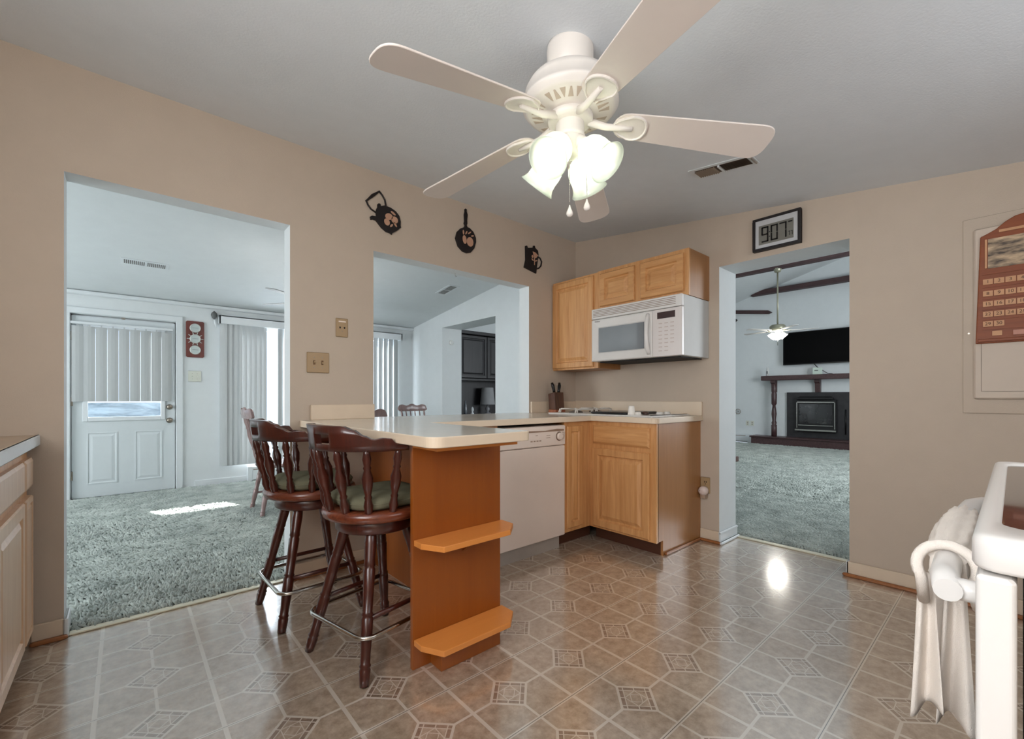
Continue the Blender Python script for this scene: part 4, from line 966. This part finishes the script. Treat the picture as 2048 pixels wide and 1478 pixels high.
b.cbox(-0.475, -0.412, 6.200, 6.240, 0, 1.95, 0.006).cbox(0.428, 0.492, 6.200, 6.240, 0, 1.95, 0.006).cbox(-0.475, 0.492, 6.198, 6.240, 1.888, 1.952, 0.006)
struct(b.build('trim_4', TRIM_WHITE))
def vanes(b, x0, x1, z0, z1, y, pitch_, wd, ang, rnd):
    n_ = int(round((x1 - x0) / pitch_))
    for i in range(n_):
        xc = x0 + (i + .5) * (x1 - x0) / n_; a = R(ang + rnd.uniform(-2.5, 2.5))
        dx, dy = cos(a) * wd / 2, sin(a) * wd / 2; bow = 0.004
        p = [(xc - dx, y - dy), (xc - dx * .3, y - dy * .3 - bow), (xc + dx * .3, y + dy * .3 - bow), (xc + dx, y + dy)]
        q = [(u_, v_ + .0014) for u_, v_ in p][::-1]
        b.loft([[(u_, v_, z0) for u_, v_ in p + q], [(u_, v_, z1) for u_, v_ in p + q]], True, True, True)
        b.box(xc - .006, xc + .006, y - .002, y + .002, z1, z1 + .018)
rnd = random.Random(4)
t = thing('door_blind', 'white vertical blind covering most of the window in the outside door', 'blind', (0, 6.205, 1.79))
MB().cbox(-0.41, 0.40, 6.185, 6.222, 1.780, 1.806, 0.004).build('headrail', TRIM_WHITE, t)
b = MB(); vanes(b, -0.405, 0.390, 1.0, 1.762, 6.204, 0.0883, 0.0862, 3, rnd); b.build('vane_slat', VINYL_BLIND, t)
MB().tube([(0.396, 6.19, 1.78), (0.397, 6.188, 1.4), (0.404, 6.188, 1.12), (0.41, 6.188, 1.07), (0.404, 6.188, 1.06)], 0.002, 6).build('pull_cord', TRIM_WHITE, t)

w1 = bpy.data.objects.new('window_1', None); COL.objects.link(w1); w1.location = (1.99, 6.26, 0.24); struct(w1)
b = MB()
for q in ((0.90, 0.95, 0.24, 1.93), (3.03, 3.08, 0.24, 1.93), (1.43, 1.475, 0.29, 1.88), (2.36, 2.41, 0.29, 1.88), (0.95, 3.03, 0.24, 0.29), (0.95, 3.03, 1.88, 1.93)): b.box(q[0], q[1], 6.235, 6.30, q[2], q[3])
b.build('window_frame', TRIM_WHITE, w1)
MB().box(0.95, 3.03, 6.268, 6.272, 0.29, 1.88).build('window_glass', GLASS, w1)
t = thing('window_blind', 'white vertical blinds under a valance on the wide dining room window', 'blind', (2.0, 6.17, 2.0))
MB().box(0.825, 3.145, 6.10, 6.112, 1.905, 2.0).box(0.825, 0.837, 6.10, 6.219, 1.905, 2.0).box(3.133, 3.145, 6.10, 6.219, 1.905, 2.0).box(0.825, 3.145, 6.10, 6.219, 1.99, 2.0).build('valance', TRIM_WHITE, t)
b = MB(); vanes(b, 0.845, 1.315, 0.23, 1.93, 6.160, 0.052, 0.078, -20, rnd); b.build('stacked_vane_slat', VINYL_BLIND, t)
b = MB(); vanes(b, 1.452, 3.11, 0.23, 1.93, 6.160, 0.079, 0.0785, 14, rnd); b.build('drawn_vane_slat', VINYL_BLIND, t)

t = thing('weather_plaque', 'red mahogany plaque with three silver dials right of the outside door', 'wall decoration', (0.603, 6.2, 1.5))
MB().prism([(0.518 + x, 1.500 + z) for x, z in [(.012, 0), (.159, 0), (.171, .012), (.171, .403), (.159, .415), (.012, .415), (0, .403), (0, .012)]], (0, 6.219, 0), X, Z, -Y, 0, 0.018).build('board', MAHOG, t, bevel=0.003)
for z in (1.835, 1.712, 1.585):
    dl = MB().lathe([(0, .052), (.010, .052), (.016, .046), (.016, .042), (.012, .041)], (0.603, 6.201, z), -Y, 30).build('dial', PEWTER, t)
    MB().lathe([(0, .0405), (.0012, .0405)], (0.603, 6.1885, z), -Y, 28).build('dial_face', plain('dial_silver', S(190, 200, 198), 0.3, 0.2), dl)
    MB().box(0.575, 0.631, 6.1855, 6.1868, z - .001, z + .002).build('pointer', plain('dark_pointer', S(90, 96, 96), 0.4), dl)
    if z == 1.712:
        for k in range(10):
            a = 2 * pi * k / 10; c_, s_ = cos(a), sin(a)
            MB().tube([(0.603 + .048 * c_, 6.194, z + .048 * s_), (0.603 + .062 * c_, 6.194, z + .062 * s_), (0.603 + .078 * c_, 6.194, z + .078 * s_)], [.0035, .0045, .003], 8).build('spoke', PEWTER, dl)
t = thing('wall_bracket', 'small grey ornamental bracket beside the left end of the window valance', 'bracket', (0.79, 6.2, 1.9))
MB().lathe([(0, .005), (.02, .020), (.05, .032), (.075, .028), (.09, .012), (.10, .004)], (0.785, 6.195, 1.955), Z, 14).build('ornament', plain('grey_iron', S(96, 98, 98), 0.6), t)
MB().tube([(0.79, 6.195, 1.955), (0.797, 6.195, 1.91), (0.812, 6.195, 1.865)], [.012, .013, .010], 10).build('stem', TRIM_WHITE, t)
t = thing('baseboard_heater', 'white hydronic baseboard heater under the dining room window', 'heater', (2.2, 6.18, 0))
MB().box(1.13, 3.30, 6.150, 6.2185, 0.03, 0.19).build('cover', TRIM_WHITE, t, bevel=0.006)
MB().box(1.18, 3.25, 6.149, 6.153, 0.150, 0.165).build('outlet_slot', GREY_PL, t)
MB().box(1.12, 1.17, 6.147, 6.2185, 0.0, 0.195).build('end_cap', TRIM_WHITE, t, bevel=0.004)

def make_chair(lab):
    t = thing('dining_chair', lab, 'chair', (0, 0, 0), 0, 'brown spindle-back dining chairs')
    n_ = 32; pr = [(0.425, .90), (0.425, .97), (0.437, 1.0), (0.450, .985), (0.455, .93), (0.446, .5), (0.443, 0.0)]
    MB().loft([[(.225 * s_ * cos(a) * (1 + .06 * cos(a)), .225 * s_ * sin(a), z) for a in [2 * pi * i / n_ for i in range(n_)]] for z, s_ in pr], True, True, False, 0, True).build('seat', CHAIR_WOOD, t, local=True)
    for sx_ in (-1, 1):
        for sy_ in (-1, 1):
            b = MB(); turned(b, (sx_ * .205, sy_ * .205, 0.001), (sx_ * .13, sy_ * .14, 0.43), LEG, 12, .95); b.build('leg', CHAIR_WOOD, t, local=True)
    for sy_ in (-1, 1):
        b = MB(); b.tube([(-.178, sy_ * .18, .16), (0, sy_ * .18, .16), (.178, sy_ * .18, .16)], [.008, .013, .008], 10); b.build('stretcher', CHAIR_WOOD, t, local=True)
    for k in range(6):
        y = (k - 2.5) * .062; end = k in (0, 5)
        b = MB(); turned(b, (-.185 + .02 * (abs(k - 2.5) / 2.5), y, .44), (-.285 + .012 * (abs(k - 2.5) / 2.5), y * 1.15, .88), SPIN, 10, .95 if end else .6); b.build('spindle', CHAIR_WOOD, t, local=True)
    top = []
    for i in range(41):
        u_ = -1 + 2 * i / 40; au = abs(u_)
        zt = .945 - .012 * au + (.010 * cos((au - .0) * 2 * pi * 1.4) if au < .8 else .010 * cos(.8 * 2 * pi * 1.4) * (1 - (au - .8) / .2)) - (.045 * ((au - .86) / .14) ** 2 if au > .86 else 0)
        top.append((u_ * .225, zt))
    rings = []
    for y, zt in top:
        zb_ = .855 + (.018 * max(0, (abs(y) - .19) / .035)); xo = -.292 + .020 * (y / .225) ** 2
        rings.append([(xo - .011, y, zb_), (xo + .011, y, zb_), (xo + .005, y, zt), (xo - .017, y, zt)])
    MB().loft(rings, True, True, True, 0, True).build('crest_rail', CHAIR_WOOD, t, local=True, bevel=.003)
    return t
c1 = make_chair('brown spindle-back dining chair in the wide opening, just past the bar stools')
c1.location = (1.085, 4.46, 0)
c2 = copy_tree(c1); c2['label'] = 'brown dining chair whose crest shows over the counter, nearer the doorway with the dark cabinet'
c2.location = (2.96, 5.13, 0); c2.rotation_euler.z = R(-86)
c3 = copy_tree(c1); c3['label'] = 'brown dining chair whose crest end shows at the left jamb of the pass-through'
c3.location = (1.405, 3.72, 0); c3.rotation_euler.z = R(92)

def small_fan(lab, cx, cy, zc, zb_, Rr, nb, ph, wd, blade_m, lit, bodym, rod=.012, pit=11):
    t = thing('ceiling_fan', lab, 'ceiling fan', (cx, cy, zc))
    MB().lathe([(zc - .07, .02), (zc - .06, .05), (zc - .01, .065), (zc + .006, .065)], (cx, cy, 0), Z, 24).build('canopy', bodym, t)
    MB().tube([(cx, cy, zc - .06), (cx, cy, zb_ + .10)], rod, 10).build('down_rod', bodym, t)
    MB().lathe([(zb_ - .02, .05), (zb_ - .01, .12), (zb_ + .07, .13), (zb_ + .10, .10), (zb_ + .11, .03)], (cx, cy, 0), Z, 28).build('motor_housing', bodym, t)
    for k in range(nb):
        a = ph + k * 2 * pi / nb; u = Vector((cos(a), sin(a), 0)); v = (Vector((-sin(a), cos(a), 0)) * cos(R(pit)) + Z * sin(R(pit)))
        ol = [(.16, -wd * .7)] + [(Rr - .03 + .03 * cos(R(q)), wd * sin(R(q))) for q in range(-90, 91, 30)] + [(.16, wd * .7)]
        bl = MB().prism(ol, (cx, cy, zb_), u, v, u.cross(v), -.003, .003).build('blade', blade_m, t)
        MB().tube([Vector((cx, cy, zb_)) + u * .10, Vector((cx, cy, zb_ - .004)) + u * .21], .012, 8).build('bracket', bodym, bl)
    if lit:
        for k in range(4):
            a = .4 + k * pi / 2; u = Vector((cos(a), sin(a), 0)); ax = (u * .7 - Z * .72).normalized()
            MB().lathe([(.01, .022), (.03, .045), (.07, .052), (.10, .062)], Vector((cx, cy, zb_ - .05)) + u * .04, ax, 16, caps=False).build('lamp_shade', lit, t)
        MB().lathe([(zb_ - .09, .0), (zb_ - .09, .03), (zb_ - .02, .05)], (cx, cy, 0), Z, 16, caps=False).build('light_fitter', bodym, t)
        MB().tube([(cx, cy, zb_ - .09), (cx, cy, zb_ - .27)], .006, 6).build('pull_chain', CHROME, t)
    return t
small_fan('dining room ceiling fan, only its blade tips showing past the opening edge', 1.336, 4.40, dz(4.4), 1.95, .537, 4, R(35), .055, plain('grey_fan_blade', S(150, 150, 148), .5), emis('dining_fan_fill_glow', (1, .98, .95, 1), 22), FAN_WHITE, pit=-9)  # its glowing light kit is unseen, added to brighten the kitchen floor

def register(lab, cx, cy, z, lx, ly, tilt, along_x):
    t = thing('ceiling_vent', lab, 'vent', (cx, cy, z)); t.rotation_euler.x = tilt
    MB().box(-lx / 2, lx / 2, -ly / 2, ly / 2, -.004, .003).build('frame', TRIM_WHITE, t, local=True)
    b = MB(); nsl = 22
    for i in range(nsl):
        if i == nsl // 2: continue
        q = -.42 + .84 * i / (nsl - 1)
        if along_x: b.box(q * lx - .0035, q * lx + .0035, -ly * .30, ly * .30, -.0052, -.0038)
        else: b.box(-lx * .30, lx * .30, q * ly - .0035, q * ly + .0035, -.0052, -.0038)
    b.build('louver_slot', plain('louver_grey', S(112, 110, 106), .7), t, local=True)
register('long white ceiling register in the dining room, above the outside door', 0.135, 5.20, dz(5.2), .335, .15, -atan(.13), True)
register('small ceiling register seen through the pass-through opening', 2.925, 4.52, dz(4.52), .15, .32, -atan(.13), False)
t = thing('thermostat', 'small round white thermostat on the thick doorway side beyond the pass-through', 'thermostat', (3.5, 5.355, 1.8))
MB().lathe([(0, .034), (.012, .034), (.018, .026), (.020, .010)], (3.53, 5.354, 1.83), -Y, 22).build('body', plain('thermostat_white', S(232, 232, 228), .4), t)
MB().lathe([(0, .018), (.003, .016)], (3.53, 5.335, 1.83), -Y, 18).build('dial', plain('thermostat_dial', S(206, 208, 206), .3), t)

# ------------------------------------------------------------------ family room, through the doorways
t = thing('hutch', 'tall black wooden hutch seen through the far doorway past the counter', 'hutch', (4.6, 6.0, 0))
b = MB()
b.box(3.98, 4.02, 5.88, 6.19, 0, 2.11).box(5.16, 5.20, 5.88, 6.19, 0, 2.11).box(4.02, 5.16, 6.16, 6.19, 0, 2.11).box(4.02, 5.16, 5.88, 6.16, 0.0, 0.08)
b.build('carcass', BLACKWOOD, t)
MB().cbox(3.95, 5.23, 5.85, 6.195, 2.07, 2.13, .01).build('cornice', BLACKWOOD, t)
for z in (0.72, 1.32): MB().box(4.02, 5.16, 5.885, 6.16, z, z + .03).build('shelf', BLACKWOOD, t)
for x in (4.025, 4.595):
    MB().panel((x, 5.888, 1.36), X, Z, -Y, .560, .70, DOOR).build('door', BLACKWOOD, t)
    MB().panel((x, 5.888, 0.09), X, Z, -Y, .560, .62, DOOR).build('door', BLACKWOOD, t)
t = thing('table_lamp', 'lamp with a grey pleated shade standing in the black hutch', 'lamp', (4.72, 6.0, 0.75))
MB().lathe([(0, .06), (.02, .06), (.04, .02), (.10, .045), (.14, .02), (.18, .012)], (4.70, 6.0, .75), Z, 18).build('base', plain('lamp_base_grey', S(120, 120, 124), .3), t)
MB().lathe([(.17, .13), (.46, .10)], (4.70, 6.0, .75), Z, 28, caps=False).build('lamp_shade', plain('grey_lamp_shade', S(150, 150, 152), .8), t)
for i, (x, z, lab) in enumerate(((4.20, 1.35, 'small white figurine on the upper shelf edge of the black hutch'),)): pass
def trinket(x, z, prof, m, lab, nm='figurine'):
    o = MB().lathe(prof, (x, 5.95, z), Z, 14).build(nm, m, loc=(x, 5.95, z)); tag(o, lab, nm.replace('_', ' '))
WHT = plain('white_porcelain', S(226, 228, 230), .3)
trinket(4.34, .75, [(0, .03), (.02, .028), (.05, .014), (.08, .026), (.12, .018), (.135, .004)], WHT, 'white porcelain figurine low in the black hutch, left of the lamp')
trinket(4.20, .75, [(0, .025), (.06, .03), (.16, .024), (.20, .012), (.24, .012)], plain('grey_glass', S(116, 120, 126), .1, coat=.5), 'grey glass bottle at the left side inside the black hutch', 'bottle')
o = MB().cbox(4.40, 4.47, 5.862, 5.868, 1.20, 1.25, .004).build('wall_tag', WHT, loc=(4.43, 5.87, 1.2)) if False else None

XW = 10.85
t = thing('fireplace', 'fireplace with dark surround, mantel shelf on turned posts and raised wooden hearth', 'fireplace', (10.6, 2.5, 0))
MB().box(10.47, XW, 0.8, 3.87, 0.0, 0.165).build('hearth', WALNUT, t)
MB().cbox(10.44, XW, 0.78, 3.90, 0.165, 0.195, .006).build('hearth_slab', WALNUT, t)
b = MB()
b.box(10.80, XW - .001, 1.6, 3.264, 0.195, 1.15)
b.build('surround', plain('slate_surround', S(44, 42, 44), .45, var=.2), t)
MB().cbox(10.55, XW - .001, 0.9, 3.70, 1.412, 1.512, .008).build('mantel_shelf', WALNUT, t)
PP = [(0, .055), (.20, .055), (.21, .04), (.24, .052), (.28, .035), (.40, .052), (.46, .045), (.55, .030), (.58, .052), (.76, .055), (.78, .045), (.80, .055), (1, .055)]
b = MB(); turned(b, (10.66, 3.47, .195), (10.66, 3.47, 1.412), PP, 12); b.build('post', WALNUT, t)
for yy in (3.47, 2.69):
    MB().prism([(0, 0), (-.15, 0), (-.15, -.05), (-.10, -.08), (-.08, -.26), (0, -.26)], (XW - .002 if yy < 3 else 10.72, 0, 1.412), X, Z, Y, yy - .045, yy + .045).build('corbel', WALNUT, t)
ins = MB().cbox(10.70, 10.80, 2.36, 3.07, 0.32, 1.00, .012).build('stove_insert', plain('black_cast_iron', S(20, 19, 20), .45), t)
MB().cbox(10.66, 10.74, 2.40, 3.03, 0.985, 1.06, .02).build('hood', plain('black_cast_iron', S(20, 19, 20), .45), ins)
b = MB()
for q in ((2.375, 3.05, .935, .95), (2.375, 2.388, .40, .95), (3.037, 3.05, .40, .95), (2.41, 3.02, .455, .468), (2.36, 3.08, .345, .375)): b.box(10.685, 10.70, *q)
b.build('chrome_trim', CHROME, ins)
MB().box(10.695, 10.699, 2.43, 3.0, .50, .90).build('stove_glass', plain('dark_stove_glass', S(40, 38, 40), .1, coat=.5), ins)
b = MB(); b.tube([(10.78, 2.22, .30), (10.78, 2.22, .80)], .012, 8); b.build('poker_handle', BLACK, t)
t = thing('television', 'large black flat television on the wall above the fireplace mantel', 'tv', (10.75, 2.7, 1.74))
MB().cbox(10.70, 10.745, 1.95, 3.31, 1.735, 2.43, .006).build('cabinet', BLACK, t)
MB().box(10.698, 10.701, 1.965, 3.295, 1.755, 2.415).build('screen', plain('dead_screen_black', S(3, 3, 4), .5, var=0, spec=.08), t)
MB().box(10.745, 10.849, 2.4, 2.8, 1.95, 2.2).build('wall_mount', BLACK, t)
o = MB().tube([(10.80, 2.78, 1.76), (10.79, 2.74, 1.72), (10.74, 2.70, 1.68), (10.72, 2.60, 1.60), (10.71, 2.50, 1.53), (10.71, 2.42, 1.519)], .008, 6).build('power_cable', BLACK, loc=(10.75, 2.6, 1.52))
tag(o, 'black cable running from the television down to the mantel shelf', 'cable')
t = thing('thermostat_box', 'pale square box leaning on the mantel shelf under the television', 'box', (10.68, 2.67, 1.512))
MB().cbox(10.66, 10.69, 2.588, 2.756, 1.5125, 1.655, .006).build('case', plain('pale_green_case', S(206, 220, 208), .4), t)
MB().box(10.6585, 10.6605, 2.655, 2.72, 1.585, 1.605).build('display', plain('grey_lcd', S(110, 120, 112), .3), t)
t = thing('bottle', 'small white spray can at the left end of the mantel shelf', 'bottle', (10.62, 3.59, 1.512))
MB().lathe([(0, .030), (.14, .030), (.15, .022), (.185, .022), (.188, .012)], (10.62, 3.585, 1.5125), Z, 18).build('can', plain('white_can', S(214, 214, 212), .35), t)
MB().box(10.587, 10.592, 3.572, 3.596, 1.56, 1.62).build('printed_mark', plain('grey_can_print', S(96, 96, 100), .5), t)
for yy, lab in ((4.085, 'pale wall outlet plate left of the fireplace, the left of the pair'), (3.985, 'pale wall outlet plate left of the fireplace, the right of the pair')):
    t = thing('outlet', lab, 'outlet', (XW, yy, .39))
    MB().cbox(XW - .007, XW, yy - .038, yy + .038, .388, .502, .002).build('plate', IVORY_PALE, t)
    for z in (.425, .465): MB().box(XW - .0085, XW - .006, yy - .012, yy + .012, z - .012, z + .012).build('socket', GREY_PL, t)
t = thing('baseboard_heater', 'white baseboard heater along the family room wall left of the hearth', 'heater', (10.8, 4.8, 0))
MB().box(10.77, XW - .001, 4.02, 5.9, .03, .20).build('cover', TRIM_WHITE, t, bevel=.006)
MB().box(10.766, 10.772, 4.10, 5.85, .15, .165).build('outlet_slot', GREY_PL, t)
MB().box(10.765, XW - .001, 3.96, 4.06, 0, .205).build('end_cap', TRIM_WHITE, t, bevel=.004)
small_fan('family room ceiling fan with lit glass shades on a long rod', 8.78, 2.80, 3.345, 2.24, .62, 5, R(150), .06, plain('white_far_blade', S(206, 204, 200), .5), emis('lit_far_shade', (1, .97, .92, 1), 20), plain('brushed_nickel', S(160, 158, 138), .35, .5), .014, pit=4)
def beam(name, poly, x0, x1): return struct(MB().prism(poly, (0, 0, 0), Y, Z, X, x0, x1).build(name, BEAM))
beam('ceiling_beam', [(-.69, 3.335), (4.10, 3.335), (3.78, 3.425), (-.69, 3.425)], 8.72, 8.84)
beam('ceiling_beam', [(-.69, 3.335), (3.97, 3.345), (3.94, 3.37), (3.76, 3.445), (-.69, 3.445)], 10.70, 10.845)
beam('ceiling_beam', [(4.6, 3.13), (3.63, 2.985), (3.56, 2.935), (3.63, 2.905), (4.6, 3.05)], 10.78, 10.845)
t = thing('curtain_rod', 'black curtain rod end showing at the doorway edge, left of the fireplace', 'curtain rod', (10.78, 4.6, 2.85))
MB().tube([(10.78, 4.34, 2.85), (10.78, 5.5, 2.85)], .012, 8).build('rod', BLACK, t)
MB().lathe([(0, .012), (.01, .03), (.04, .032), (.07, .004)], (10.78, 4.35, 2.85), -Y, 12).build('finial', BLACK, t)
t = thing('curtain_holdback', 'round white curtain holdback at the doorway edge, left of the fireplace', 'holdback', (10.8, 4.28, .71))
MB().tube([(10.80, 4.28 + .055 * cos(a), .712 + .055 * sin(a)) for a in [2 * pi * i / 20 for i in range(20)]], .008, 6, closed=True).build('ring', GREY_PL, t)
MB().box(10.80, XW, 4.272, 4.288, .704, .720).build('post', GREY_PL, t)
t = thing('bench', 'low dark wooden bench end at the left doorway edge on the shag carpet', 'bench', (5.15, 2.4, 0))
MB().cbox(5.0, 5.3, 2.090, 2.75, .305, .365, .006).build('top', CHERRY, t)
for x in (5.05, 5.25):
    for yy in (2.20, 2.70): MB().box(x - .02, x + .02, yy - .02, yy + .02, .0, .305).build('leg', CHERRY, t)
